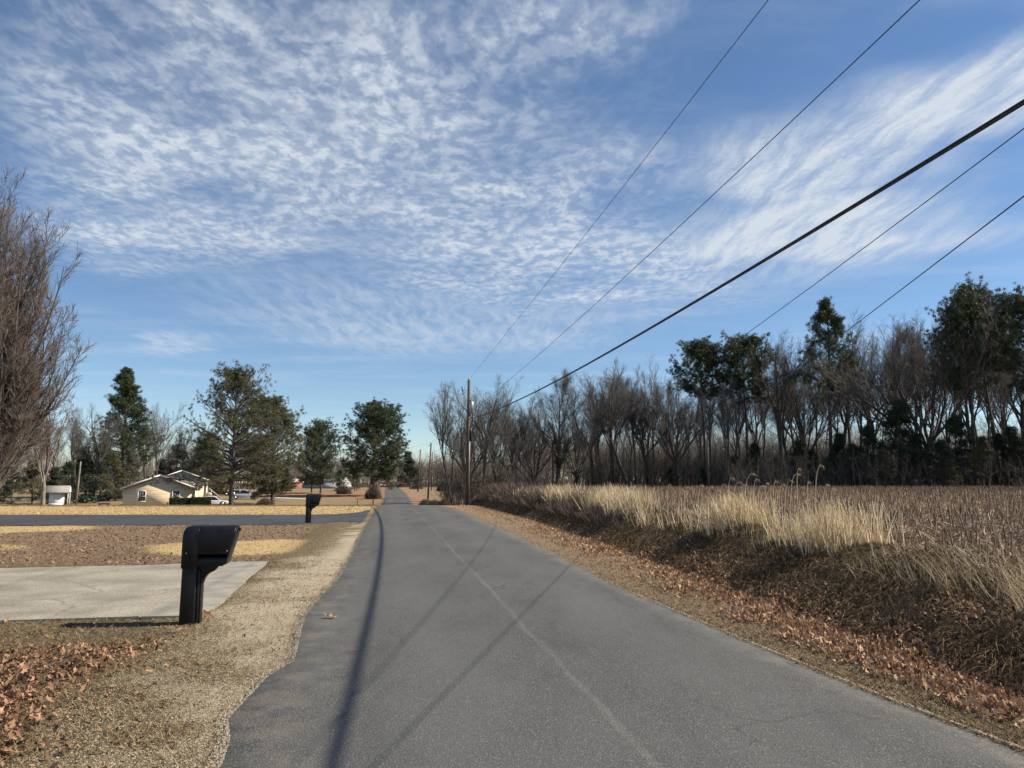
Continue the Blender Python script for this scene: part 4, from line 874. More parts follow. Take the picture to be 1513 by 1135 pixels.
z2_ = quad([(8.6, 7.66), (22, 7.38), (44, 7.27), (63.6, 7.6)])
wire(lambda v: (Xl(v), v, z2_(v)), -16, 63.6, 0.008, 'thin wire between the steepest wire and the thick doubled cable')
zA = quad([(6.1, 4.68), (13.7, 4.42), (88, 7.5)]); zB = quad([(5.1, 3.64), (10.3, 3.80), (78, 6.5)])
wire(lambda v: (4.5 + 0 * v, v, zA(v)), -16, 86, 0.0052, 'thin wire just below the thick doubled cable at the right')
xB = lambda v: 3.69 + (v - 5.1) * 0.225
wire(lambda v: (xB(v), v, zB(v)), -16, 78, 0.0052, 'lowest thin wire at the right, passing before the lone pointed pine')
def span(a, b, sag, r, label):
    a = np.array(a, float); b = np.array(b, float); t = np.linspace(0, 1, 30)[:, None]; pts = a * (1 - t) + b * t; pts[:, 2] -= 4 * sag * (t * (1 - t))[:, 0]
    V, Q = tubes(pts[None], np.full((1, 30), r), 5); tag(mk('overhead_wire', V, quads=Q, mats=wire_m), label, 'wire')
p1t = (X1 + .08, 63.6, zb1 + h1 + .2); p2t = (X2 + .45, 133, zb2 + h2 + .2); p3t = (X3 + .5, 182, zb3 + h3 + .2); p4t = (X4 + .2, 236, zb4 + h4 + .2)
span(p1t, p2t, 1.0, 0.012, 'top wire from the transformer pole to the second roadside pole')
span((X1, 63.6, zb1 + h1 - 2.6), (X2 + .4, 133, zb2 + h2 - 1.7), 1.0, 0.012, 'middle wire from the transformer pole to the second roadside pole')
span((X1, 63.6, 6.9), (X2 + .4, 133, zb2 + h2 - 3.6), 0.9, 0.03, 'thick cable from the transformer pole to the second roadside pole')
span(p2t, p3t, 0.5, 0.012, 'wire from the second to the third roadside pole')
span(p3t, p4t, 0.5, 0.012, 'wire from the third roadside pole to the pale capped one')
span(p2t, (-30.5, 180, 9.2), 0.4, 0.012, 'thin wire leaving the second pole to the left over the road')

# ------------------------------------------------------------------ houses
def siding(name, c1, c2, pitch=0.2):
    m = mat(name, c1, c2, scale=1.2, mapsc=(0.5, 0.5, 4.0), rough=0.7, detail=8); n = m.node_tree.nodes; l = m.node_tree.links; bs = n['Principled BSDF']
    t = n.new('ShaderNodeTexCoord'); s = n.new('ShaderNodeSeparateXYZ'); l.new(t.outputs['Object'], s.inputs[0])
    q = n.new('ShaderNodeMath'); q.operation = 'DIVIDE'; q.inputs[1].default_value = pitch; l.new(s.outputs[2], q.inputs[0]); f = n.new('ShaderNodeMath'); f.operation = 'FRACT'; l.new(q.outputs[0], f.inputs[0])
    b = n.new('ShaderNodeBump'); b.inputs['Distance'].default_value = 0.04; b.inputs['Strength'].default_value = 1; b.invert = True; l.new(f.outputs[0], b.inputs['Height']); l.new(b.outputs[0], bs.inputs['Normal']); return m
side_beige = siding('siding_beige', (0.86, 0.70, 0.45), (0.66, 0.53, 0.34), 0.25); side_cream = siding('siding_cream', (0.80, 0.70, 0.50), (0.70, 0.62, 0.44), 0.25)
roof_brown = mat('roof_brown', (0.085, 0.055, 0.045), (0.14, 0.095, 0.08), scale=12); roof_grey = mat('roof_grey', (0.2, 0.18, 0.17), (0.33, 0.3, 0.28), scale=8)
brick = mat('brick_red', (0.25, 0.09, 0.06), (0.33, 0.14, 0.10), scale=8)
def gable_house(name, X, Y, rz, w, ln, eave, ridge, wall_m, roof_m, label, wins=(), over=0.35, zb=None, door=False):
    """gable end of width w faces local -y; the house runs back ln metres"""
    z0 = float(H(X, Y)) - 0.15 if zb is None else zb
    t = empty(name, (X, Y, z0), rz, label, 'house'); hw = w / 2
    MB().prism([(-hw, -0.6), (hw, -0.6), (hw, eave), (0, ridge - 0.05), (-hw, eave)], 0, ln).build('wall', wall_m, t)
    sl = (ridge - eave) / hw; o = over; th = 0.16
    r = MB()
    for s in (-1, 1):
        prof = [(0, ridge), (s * (hw + o), eave - sl * o), (s * (hw + o), eave - sl * o + th), (0, ridge + th)]
        r.prism(prof, -0.3, ln + 0.3)
    rf = r.build('roof', roof_m, t)
    b = MB()
    for s in (-1, 1): b.prism([(0, ridge - 0.05), (s * (hw + o + .01), eave - sl * (o + .01) - 0.06), (s * (hw + o + .01), eave - sl * (o + .01) + th - 0.02), (0, ridge + th - 0.02)], -0.345, -0.303)
    b.build('rake_board', white_paint, rf)
    for (cx, cz, ww, hh) in wins:
        f = MB(); e = 0.09
        f.box(cx - ww / 2 - e, cx + ww / 2 + e, -0.06, 0.0 - 0.003, cz + hh / 2, cz + hh / 2 + e); f.box(cx - ww / 2 - e, cx + ww / 2 + e, -0.08, -0.003, cz - hh / 2 - e, cz - hh / 2)
        f.box(cx - ww / 2 - e, cx - ww / 2, -0.06, -0.003, cz - hh / 2, cz + hh / 2); f.box(cx + ww / 2, cx + ww / 2 + e, -0.06, -0.003, cz - hh / 2, cz + hh / 2)
        wdo = MB(); wdo.v = f.v; wdo.p = f.p; fo = wdo.build('window', white_paint, t)
        MB().box(cx - ww / 2, cx + ww / 2, -0.02, -0.004, cz - hh / 2, cz + hh / 2).build('pane', glass_dark, fo)
        mu = MB()
        for k in (1, 2): mu.box(cx - ww / 2 + ww * k / 3 - 0.012, cx - ww / 2 + ww * k / 3 + 0.012, -0.035, -0.021, cz - hh / 2, cz + hh / 2)
        mu.box(cx - ww / 2, cx + ww / 2, -0.045, -0.0355, cz - 0.03, cz + 0.03)
        mu.build('muntin', metal_grey, fo)
    return t
h97 = gable_house('house', X_at(236.5, 97), 97, 0.33, 8.5, 9, 2.55, 4.15, side_beige, roof_brown, 'beige sided gabled house with two white framed windows beyond the yellow grass', wins=[(-2.05, 1.5, 0.78, 1.25), (2.0, 1.5, 0.78, 1.25)], zb=-1.75)
MB().prism([(-1.0, 3.72), (1.0, 3.72), (0, 4.12)], -0.05, -0.002).build('vent', white_paint, h97)
MB().box(4.26, 4.36, -0.1, 0.0 - .003, -0.3, 2.5).build('downspout', white_paint, h97)
h135 = gable_house('house', X_at(268, 136), 136, 0.36, 8.4, 12, 3.9, 5.5, side_cream, roof_brown, 'cream two storey house with one dark upper window, behind the beige house', wins=[(1.75, 2.95, 0.9, 0.8)], zb=-1.9)
MB().box(4.2, 4.3, -0.1, -.003, 0, 3.8).build('downspout', white_paint, h135)
st = MB(); 
for k in range(7): st.box(4.5 + k * 0.28, 4.78 + k * 0.28, 1.0, 2.2, -0.2, 1.6 - k * 0.24)
st.build('stairs', bark_pale, h135); MB().tube([(4.5, 1.0, 2.5), (6.4, 1.0, 0.9)], 0.05, 5).build('handrail', white_paint, h135)
side_pale = siding('siding_pale', (0.5, 0.5, 0.49), (0.42, 0.42, 0.41), 0.2)
gable_house('house', X_at(487, 262) + 6, 262, 1.35, 8, 15, 2.5, 4.2, side_pale, roof_grey, 'long low pale ranch house far behind the evergreen pair', over=0.3, zb=-1.1)
hr = gable_house('house', X_at(427, 250) + 3, 250, 1.4, 7, 9, 2.5, 3.6, brick, roof_grey, 'red brick ranch house far behind the olive green pine', zb=-1.1)
gable_house('house', X_at(785, 150) + 6, 170, 1.1, 7, 9, 2.2, 4.2, side_pale, mat('roof_blue', (0.07, 0.075, 0.085), (0.11, 0.115, 0.125), scale=5), 'grey roofed house glimpsed through the trunks left of the ivy trees', zb=-0.9)
# white playhouse with porch
xs = X_at(88, 94); zs_ = float(H(xs, 94)) + 0.1
ph = empty('playhouse', (xs, 94, zs_), 0.42, 'small white playhouse with grey roof and tiny gabled porch', 'shed')
MB().box(-1.0, 0.5, 0, 1.6, -0.2, 1.75).build('wall', white_paint, ph)
MB().box(-1.02, 0.52, -0.02, 0.0, -0.2, 0.45).build('base_panel', mat('panel_blue', (0.55, 0.6, 0.66), (0.6, 0.64, 0.7)), ph)
r = MB(); r.prism([(0.0 - 0.35, 1.70), (0.8, 2.5), (1.95, 1.70), (1.95, 1.8), (0.8, 2.62), (-0.35, 1.8)], -1.9, 1.15, 'x'); r.build('roof', roof_grey, ph)
MB().prism([(-0.3, 1.76), (0.8, 2.5), (1.9, 1.76)], 1.12, 1.2, 'x').build('gable_panel', white_paint, ph)
for yy in (-0.15, 1.7): MB().box(1.02, 1.1, yy, yy + 0.08, -0.2, 1.75).build('porch_post', white_paint, ph)
MB().box(-1.9, -1.8, 0, 0.1, -0.2, 1.75).build('porch_post', white_paint, ph)
MB().box(0.52, 1.12, -0.1, 1.7, -0.2, 0.05).build('porch_floor', bark_pale, ph)
# clipped hedges by the house
hed = mat('hedge', (0.018, 0.032, 0.010), (0.05, 0.07, 0.022), island=True)
def hedge(px0, px1, Y, hgt, label, dp=1.2):
    X0, X1_ = X_at(px0, Y), X_at(px1, Y); z0 = float(H((X0 + X1_) / 2, Y)); t = empty('hedge', ((X0 + X1_) / 2, Y, z0), 0.4, label, 'hedge')
    w = (X1_ - X0) / 2 * 1.06; r = np.random.default_rng(int(px0)); n = 2600; C = (r.random((n, 3)) * 2 - 1); k = r.integers(0, 3, n); C[np.arange(n), k] = np.sign(C[np.arange(n), k]) * (0.93 + 0.07 * r.random(n))
    C = C * [w, dp / 2, hgt / 2] + [0, 0, hgt / 2 + 0.02]; V, T = blades(C, 7, 0.09, 0.05, r); mk('foliage', V, tris=T, mats=hed, parent=t)
    MB().box(-w * .95, w * .95, -dp / 2 * .9, dp / 2 * .9, 0, hgt * .94).build('stem_mass', MATS['needle_dark'], t); return t
hedge(254.5, 281, 95.2, 1.15, 'clipped dark hedge under the right window of the beige house')
hedge(286, 311, 96, 1.25, 'clipped dark hedge right of the house corner, before the white sedan', 1.6)
MB_ = MB().tube([(0, 0, -0.1), (0, 0, 0.62), (0, 0, 0.68)], [0.11, 0.11, 0.07], 12); o = MB_.build('vent_pipe', white_paint); o.location = (X_at(249, 95), 95, float(H(X_at(249, 95), 95))); tag(o, 'short white pipe standing by the left end of the hedge', 'pipe')

# ------------------------------------------------------------------ vehicles
def paint(name, c): return mat(name, c, tuple(v * 0.9 for v in c), rough=0.25, spec=0.6, scale=2)
def vehicle(name, X, Y, rz, L_, W_, Hh, body, label, kind='suv', z0=None):
    """+x is the front"""
    t = empty(name, (X, Y, (float(H(X, Y)) if z0 is None else z0)), rz, label, 'pickup truck' if kind == 'pickup' else 'car')
    a = L_ / 2; gc = 0.22; bh = Hh * (0.56 if kind != 'pickup' else 0.55)
    lower = [(-a, gc + .1), (-a, bh * .95), (-a + .15, bh), (a * .42, bh), (a * .92, bh * .86), (a, bh * .7), (a, gc + .1), (a - .1, gc)]
    wr = 0.33 if kind != 'pickup' else 0.4; xw = (-a * .62, a * .62)
    # wheel arches
    pts = [(-a, gc + .1), (-a, bh * .95), (-a + .12, bh)] + [(a * .42, bh), (a * .9, bh * .88), (a, bh * .72), (a, gc + .08)]
    for x0 in (xw[1], xw[0]):
        for k in range(9): an = PI * k / 8; pts.append((x0 + (wr + .07) * math.cos(an), gc + (wr + .07) * math.sin(an) * 0.95))
    MB().prism(pts, -W_ / 2, W_ / 2).build('body', body, t, bevel=0.06)
    prof = {'suv': [(-a * .96, bh), (-a * .84, Hh * .93), (-a * .7, Hh), (a * .1, Hh * .985), (a * .24, Hh * .95), (a * .50, bh)],
            'sedan': [(-a * .86, bh), (-a * .48, Hh * .96), (-a * .3, Hh), (a * .05, Hh * .985), (a * .2, Hh * .93), (a * .52, bh)],
            'pickup': [(-a * .12, bh), (-a * .09, Hh * .95), (-a * .03, Hh), (a * .26, Hh * .985), (a * .34, Hh * .93), (a * .5, bh)]}[kind]
    def taper(pr, wb, wt, y_in=0.0):
        V = []
        for s in (-1, 1):
            for (x_, z_) in pr: k = (z_ - bh) / (Hh - bh); V.append((x_, s * (wb + (wt - wb) * k + y_in) / 2, z_))
        n = len(pr); return MB().add(V, [list(range(n))[::-1], [n + i for i in range(n)]] + [[i, (i + 1) % n, n + (i + 1) % n, n + i] for i in range(n)])
    cab = taper(prof, W_ * .94, W_ * .74).build('cabin', body, t, bevel=0.03)
    cx = np.mean([p[0] for p in prof]); inner = [(cx + (p[0] - cx) * 0.86, bh + .05 + (p[1] - bh) * 0.84) for p in prof]
    for s in (-1, 1):
        g = []; 
        for (x_, z_) in inner: k = (z_ - bh) / (Hh - bh); g.append((x_, s * ((W_ * .94 + (W_ * .74 - W_ * .94) * k) / 2 + 0.012), z_))
        n = len(g); g2 = [(q[0], q[1] - s * 0.03, q[2]) for q in g]
        wn_ = MB().add(g + g2, [list(range(n)), [n + i for i in range(n)][::-1]] + [[i, (i + 1) % n, n + (i + 1) % n, n + i] for i in range(n)]).build('side_window', glass_dark, t)
        xp = cx - a * .02; MB().box(xp - .04, xp + .04, s * W_ * .41 - .055, s * W_ * .41 + .055, bh, Hh * .95).build('pillar', body, t)
    f = prof[-1]; f2 = prof[-2]; k2 = (f2[1] - bh) / (Hh - bh)
    for nm, p0, p1, off in (('windscreen', prof[-1], prof[-2], 0.02), ('rear_window', prof[0], prof[1], -0.02)):
        y0 = W_ * .40; y1 = W_ * .35; q0 = np.array(p0) * .9 + np.array(p1) * .1; q1 = np.array(p1) * .9 + np.array(p0) * .1
        V = [(q0[0] + off, -y0, q0[1]), (q0[0] + off, y0, q0[1]), (q1[0] + off, y1, q1[1]), (q1[0] + off, -y1, q1[1])]; V += [(v[0] - off * 1.4, v[1], v[2]) for v in V]
        MB().add(V, [[0, 1, 2, 3], [7, 6, 5, 4], [0, 4, 5, 1], [1, 5, 6, 2], [2, 6, 7, 3], [3, 7, 4, 0]]).build(nm, glass_dark, t)
    if kind == 'pickup':
        b = MB(); b.box(-a + .08, -a * .14, -W_ / 2 + .1, W_ / 2 - .1, bh - .02, bh + .015); b.build('bed', tyre_m, t)
    for x0 in xw:
        for s in (-1, 1):
            w_ = MB().cyl((x0, s * (W_ / 2 - .1) - .11, wr), wr, 0.22, 20, 'y').build('wheel', tyre_m, t, bevel=0.03)
            MB().cyl((x0, s * (W_ / 2 + .012) - .012, wr), wr * .62, 0.024, 14, 'y').build('rim', rim_m, w_)
    for s in (-1, 1):
        MB().box(a - .05, a + .015, s * W_ * .36 - .16, s * W_ * .36 + .16, bh * .66, bh * .82).build('headlight', MATS['white_paint'], t, bevel=.01)
        MB().box(-a - .012, -a + .04, s * W_ * .4 - .1, s * W_ * .4 + .1, bh * .68, bh * .9).build('tail_light', brick, t, bevel=.01)
    MB().box(a - .03, a + .05, -W_ * .46, W_ * .46, gc + .08, gc + .26).build('bumper', metal_grey, t, bevel=.02)
    return t
silver = paint('paint_silver', (0.48, 0.52, 0.58)); white_p = paint('paint_white', (0.72, 0.72, 0.72)); dark_p = paint('paint_dark', (0.03, 0.035, 0.045)); blue_p = paint('paint_black', (0.012, 0.013, 0.016))
vehicle('suv', X_at(362, 133), 133, 0.25, 4.7, 1.85, 1.72, silver, 'silver suv parked on the lawn right of the wide evergreen trunk', 'suv')
vehicle('pickup_truck', X_at(290, 140), 140, 0.12, 5.4, 1.95, 1.95, white_p, 'white pickup truck showing its nose beside the beige house', 'pickup')
vehicle('sedan', X_at(316, 112), 112, 0.3, 4.5, 1.78, 1.42, white_p, 'white sedan half hidden behind the right hand hedge', 'sedan')
vehicle('pickup_truck', X_at(174, 128), 128, 0.1, 5.6, 2.0, 1.85, dark_p, 'old dark pickup truck parked left of the beige house', 'pickup')
vehicle('car', X_at(325, 150), 150, 0.2, 4.6, 1.8, 1.45, blue_p, 'black car parked in shade behind the white pickup', 'sedan')
vehicle('car', X_at(398, 178), 178, 0.2, 4.6, 1.8, 1.5, blue_p, 'dark car at the far left edge of the pine straw, under the olive pine', 'sedan')
green_m = mat('green_paint', (0.02, 0.09, 0.04), (0.03, 0.12, 0.055), scale=3, rough=0.4)
def mower(px, Y, rz, label, s=1.0):
    X = X_at(px, Y); t = empty('lawn_mower', (X, Y, float(H(X, Y))), rz, label, 'lawn mower'); t.scale = (s,) * 3
    MB().box(0.1, 0.85, -0.26, 0.26, 0.38, 0.85, .05, .04).build('hood', green_m, t, bevel=.05); MB().box(-0.8, 0.85, -0.22, 0.22, 0.25, 0.38).build('frame', green_m, t, bevel=.02)
    MB().box(-0.4, 0.15, -0.5, 0.5, 0.1, 0.24).build('deck', green_m, t, bevel=.04); MB().box(-0.78, -0.3, -0.42, 0.42, 0.38, 0.62).build('fender', green_m, t, bevel=.04)
    s_ = MB(); s_.prism([(-0.65, .62), (-.2, .62), (-.2, .7), (-.55, .72), (-.68, 1.05), (-.76, 1.03)], -.22, .22); s_.build('seat', MATS['twig_pear'] if False else tyre_m, t, bevel=.03)
    w = MB().tube([(0.1, 0, .8), (-.05, 0, 1.02)], .02, 6).build('steering_column', tyre_m, t)
    n = 14; ring = np.array([[(-.05 + .06 * math.cos(2 * PI * k / n) * .6, .17 * math.sin(2 * PI * k / n), 1.03 + .1 * math.cos(2 * PI * k / n)) for k in range(n + 1)]]); V, Q = tubes(ring, np.full((1, n + 1), .015), 5); mk('steering_wheel', V, quads=Q, mats=tyre_m, parent=t)
    for x_, r_ in ((0.62, .19), (-.52, .28)):
        for sg in (-1, 1): wl = MB().cyl((x_, sg * .4 - .09, r_), r_, .18, 16, 'y').build('wheel', tyre_m, t, bevel=.02); MB().cyl((x_, sg * .5 - .01, r_), r_ * .5, .02, 10, 'y').build('rim', mat('yellow_rim', (.5, .4, .05)) if 'yellow_rim' not in MATS else MATS['yellow_rim'], wl)
mower(134.5, 122, 0.3, 'green riding mower, nearest the dark pickup of the three yard machines', 1.2)
mower(126, 124, 2.6, 'green riding mower in the middle of the three yard machines', 1.0)
mower(119, 122, 0.1, 'dark green riding mower beside the leaning post, leftmost of the yard machines', 1.0)
# low black bench-like stand on the lawn
xb = X_at(156, 93); bt = empty('low_stand', (xb, 93, float(H(xb, 93)) + 0.02), 0.3, 'low flat black stand alone on the lawn before the dark pickup', 'bench')
MB().box(-0.62, 0.62, -0.25, 0.25, 0.36, 0.48).build('top', black_plastic, bt, bevel=.01)
for sx in (-.45, .45): MB().box(sx - .05, sx + .05, -.2, .2, -.3, .36).build('leg', black_plastic, bt)
xt = X_at(149, 125); tt = empty('yard_cart', (xt, 125, float(H(xt, 125))), 0.2, 'small dark yard cart just left of the old pickup', 'cart')
MB().box(-.6, .6, -.35, .35, .35, .7, -.05, -.05).build('tub', dark_p, tt, bevel=.03)
for sg in (-1, 1): MB().cyl((0, sg * .42 - .05, .24), .24, .1, 14, 'y').build('wheel', tyre_m, tt)
MB().tube([(-.6, 0, .5), (-1.1, 0, .8)], .025, 6).build('handle', metal_grey, tt)

# ------------------------------------------------------------------ scatter: grass, leaves, stubble
def strips(Pp, W, r):
    """flat tapered ribbons along (N,K,3); W (N,) widths"""
    n, K, _ = Pp.shape; T = norm(Pp[:, -1] - Pp[:, 0]); s = norm(np.cross(T, r.normal(size=(n, 3))))
    w = W[:, None] * np.linspace(1, 0.25, K)[None]; V = np.stack([Pp - s[:, None] * w[..., None] / 2, Pp + s[:, None] * w[..., None] / 2], 2)
    i = np.arange(n * K * 2).reshape(n, K, 2); Q = np.stack([i[:, :-1, 0], i[:, :-1, 1], i[:, 1:, 1], i[:, 1:, 0]], -1).reshape(-1, 4)
    return V.reshape(-1, 3), Q
def simple_blades(X, Y, Lb, Wb, zc, r, lift=0.0):
    n = len(X); Z = H(X, Y) + lift; a = r.random(n) * 2 * PI; d = norm(np.stack([np.cos(a), np.sin(a), zc], -1)); s = np.stack([-np.sin(a), np.cos(a), r.normal(size=n) * .4], -1)
    B0 = np.stack([X, Y, Z], -1); V = np.stack([B0 - s * Wb[:, None] / 2, B0 + s * Wb[:, None] / 2, B0 + d * Lb[:, None]], 1).reshape(-1, 3)
    return V, np.arange(n * 3).reshape(-1, 3)
def sample_y(n, y0, y1, r, p=1.6):
    u = r.random(n); q = 1 - p; return (y0 ** q + u * (y1 ** q - y0 ** q)) ** (1 / q)
grass_dead = mat('grass_dead', (0.05, 0.036, 0.02), (0.34, 0.25, 0.145), island=True, rough=0.9, spec=0.1)
grass_tan = mat('grass_tan', (0.28, 0.2, 0.10), (0.95, 0.80, 0.55), island=True, rough=0.8, spec=0.2, trans=0.25)
grass_bank = mat('grass_bank', (0.03, 0.02, 0.012), (0.22, 0.155, 0.085), island=True, rough=0.9, spec=0.1)
leaf_red = mat('leaf_litter', (0.06, 0.033, 0.02), (0.45, 0.26, 0.15), island=True, rough=0.7, spec=0.2, trans=0.1)
leaf_tan = mat('leaf_litter_tan', (0.10, 0.05, 0.027), (0.60, 0.39, 0.235), island=True, rough=0.7, spec=0.2, trans=0.1)
leaf_brown = mat('leaf_litter_brown', (0.07, 0.042, 0.03), (0.34, 0.22, 0.16), island=True, rough=0.8, spec=0.2)
stub_m = mat('stubble', (0.07, 0.046, 0.028), (0.29, 0.20, 0.12), island=True, rough=0.8); husk_m = mat('husk', (0.16, 0.11, 0.07), (0.62, 0.48, 0.34), island=True, rough=0.8)
r = np.random.default_rng(71)
# left verge and near lawn
n = 330000; Y = sample_y(n, 3.2, 15.5, r, 1.7); c = edgeL(Y) - 0.02 - 8.5 * r.random(n) ** 1.15 * (0.5 + Y / 16); X = c - 0.165 * Y
keep = ~inpoly(X, Y, CONC) & (np.abs(X) < Y * 0.85 + 0.8)
dl_ = edgeL(Y) - c; gr = sm(1.1, 0.2, dl_ + (vnoise(X, Y, 1.3, 21, 4) - .5) * 1.2); keep &= r.random(n) > gr * 0.8 * sm(.3, .5, vnoise(X, Y, .45, 66, 3)); keep &= r.random(n) < 0.45 + .55 * sm(.4, .6, vnoise(X, Y, .3, 67, 3))
X, Y = X[keep], Y[keep]; n = len(X)
V, T = simple_blades(X, Y, 0.03 + 0.06 * r.random(n), 0.004 + 0.005 * r.random(n), 0.08 + 0.8 * r.random(n) ** 2, r, -0.002); tag(mk('grass', V, tris=T, mats=grass_dead), 'short dead tan grass of the lawn and verge left of the road', 'grass', None, 'stuff')
n = 90000; Y = sample_y(n, 14.2, 38, r, 1.3); c = edgeL(Y) - 0.5 - 26 * r.random(n); X = c - 0.165 * Y; keep = ~inpoly(X, Y, CONC) & ~inpoly(X, Y, SIDE) & (np.abs(X) < Y * 0.85 + 0.8); X, Y = X[keep], Y[keep]; n = len(X)
V, T = simple_blades(X, Y, 0.03 + 0.05 * r.random(n), 0.004 + 0.004 * r.random(n), 0.3 + 0.8 * r.random(n), r); tag(mk('grass', V, tris=T, mats=grass_dead), 'thin dead grass of the lawn between the two driveways', 'grass', None, 'stuff')
n = 110000; Y = sample_y(n, 35, 120, r, 1.3); X = X_at(-60 + 640 * r.random(n), Y); keep = (X + .165 * Y < edgeL(Y) - .2) & ~inpoly(X, Y, SIDE); X, Y = X[keep], Y[keep]; n = len(X); straw_m = mat('grass_straw', (0.22, 0.15, 0.07), (0.66, 0.50, 0.27), island=True, rough=.9)
ys_ = Y < 52
for msk, mm, lb in ((ys_, straw_m, 'short straw yellow grass of the strip beyond the dark side road'), (~ys_, grass_dead, 'short brown grass of the yard round the beige house')):
    V, T = simple_blades(X[msk], Y[msk], 0.05 + 0.07 * r.random(msk.sum()), 0.010 + 0.012 * r.random(msk.sum()), 0.4 + 0.9 * r.random(msk.sum()), r); tag(mk('grass', V, tris=T, mats=mm), lb, 'grass', None, 'stuff')
# right verge grass
n = 120000; Y = sample_y(n, 3.4, 50, r, 1.7); c = edgeR(Y) + (-0.05 + 1.3 * r.random(n) ** 1.3 * (footR(Y) - edgeR(Y))); X = c - 0.165 * Y; keep = np.abs(X) < Y * .95 + 2; X, Y = X[keep], Y[keep]; n = len(X)
V, T = simple_blades(X, Y, 0.03 + 0.06 * r.random(n), 0.004 + 0.005 * r.random(n), 0.1 + 0.7 * r.random(n) ** 2, r); tag(mk('grass', V, tris=T, mats=grass_dead), 'thin dead grass of the verge right of the road', 'grass', None, 'stuff')
# leaves
def leaves(X, Y, size, r, lift=0.006, tilt=0.5, curl=0.5):
    n = len(X); m = 10; a = np.arange(m) / m * 2 * PI; rad = np.where(np.arange(m) % 2 == 0, 1.0, 0.52) * (0.75 + 0.35 * np.cos(a) ** 2)
    k = rad[None] * (0.8 + 0.4 * r.random((n, m))); lx = k * np.cos(a) * 1.15; ly = k * np.sin(a) * 0.72
    cu = curl * (r.random(n) * 1.3 - .3)[:, None]; lz = cu * (ly ** 2 * 1.4 + 0.35 * lx ** 2 * (r.random((n, 1)) * 2 - 0.6))
    Lc = np.stack([np.c_[np.zeros(n), lx], np.c_[np.zeros(n), ly], np.c_[np.zeros(n), lz]], -1) * size[:, None, None] * 0.5
    yaw = r.random(n) * 6.283; tx = r.normal(size=n) * tilt; ty = r.normal(size=n) * tilt
    cx_, sx_ = np.cos(tx), np.sin(tx); cy_, sy_ = np.cos(ty), np.sin(ty); cz_, sz_ = np.cos(yaw), np.sin(yaw)
    x_, y_, z_ = Lc[..., 0], Lc[..., 1], Lc[..., 2]
    y2 = y_ * cx_[:, None] - z_ * sx_[:, None]; z2 = y_ * sx_[:, None] + z_ * cx_[:, None]; x3 = x_ * cy_[:, None] + z2 * sy_[:, None]; z3 = -x_ * sy_[:, None] + z2 * cy_[:, None]
    xx = x3 * cz_[:, None] - y2 * sz_[:, None]; yy = x3 * sz_[:, None] + y2 * cz_[:, None]
    z3 = z3 - z3.min(1, keepdims=True) * 0.8
    V = np.stack([xx + X[:, None], yy + Y[:, None], z3 + (H(X, Y) + lift * r.random(n))[:, None]], -1)
    b = (np.arange(n) * (m + 1))[:, None]; j = np.arange(m)[None]
    T = np.stack([np.broadcast_to(b, (n, m)), b + 1 + j, b + 1 + (j + 1) % m], -1).reshape(-1, 3); return V.reshape(-1, 3), T
n = 60000; Y = sample_y(n, 3.3, 8.7, r, 1.3); X = -1.2 * Y * r.random(n) ** .8 * 0.7 - 0.6; lmn, _ = leafmask(X, Y); keep = (r.random(n) < np.clip(lmn, 0, 1) ** 1.3 * 0.5 + 0.02) & (X + .165 * Y < edgeL(Y) - 0.5) & ~inpoly(X, Y, CONC); X, Y = X[keep], Y[keep]
V, T = leaves(X, Y, 0.028 + 0.05 * r.random(len(X)) ** 1.6, r, 0.03, 0.55, 1.1); tag(mk('fallen_leaves', V, tris=T, mats=leaf_red), 'drifts of fallen reddish brown leaves on the near left lawn', 'leaves', None, 'stuff')
n = 22000; Y = sample_y(n, 14.6, 28.5, r, 1.2); X = -2.0 - .165 * Y - 22 * r.random(n); _, lmm = leafmask(X, Y)
yp = np.minimum(ell(X, Y, -6.6, 18.8, 2.6, 2.2), ell(X, Y, -17, 25.5, 2.5, 2.2)); keep = (r.random(n) < lmm * 0.8 * np.where(yp < 1, 0.04, 1) + 0.01) & ~inpoly(X, Y, CONC) & ~inpoly(X, Y, SIDE) & (np.abs(X) < Y * .9); X, Y = X[keep], Y[keep]
V, T = leaves(X, Y, 0.035 + 0.05 * r.random(len(X)), r, 0.015, 0.4, 0.9); tag(mk('fallen_leaves', V, tris=T, mats=leaf_brown), 'dull brown fallen leaves over the lawn between the two driveways', 'leaves', None, 'stuff')
n = 62000; Y = sample_y(n, 3.6, 56, r, 1.55); w_ = footR(Y) - edgeR(Y); tq = r.random(n); c = edgeR(Y) + w_ * (0.22 + 1.0 * tq ** 0.8) + (r.random(n) < .45) * r.random(n) ** 1.3 * (0.6 + 1.6 * sm(16, 6, Y)); X = c - .165 * Y
cl_ = vnoise(X, Y, 0.7, 61, 3); keep = (r.random(n) < sm(.3, .6, cl_ + 0.35 * tq - 0.05)) & (np.abs(X) < Y * .95 + 2); X, Y = X[keep], Y[keep]
V, T = leaves(X, Y, 0.03 + 0.055 * r.random(len(X)) ** 1.4, r, 0.035, 0.75, 1.3); tag(mk('fallen_leaves', V, tris=T, mats=leaf_tan), 'pinkish tan fallen leaves lining the ditch right of the road', 'leaves', None, 'stuff')
V, T = leaves(np.zeros(1), np.zeros(1) + 5, np.array([0.17]), np.random.default_rng(4), 0.0, 0.12, 1.0); V -= [0, 5, 0]; g = ground_at(488, 916); o = mk('fallen_leaf', V, tris=T, mats=leaf_tan); o.location = (g[0], g[1], 0.05); tag(o, 'single curled brown leaf lying alone on the asphalt', 'leaf')
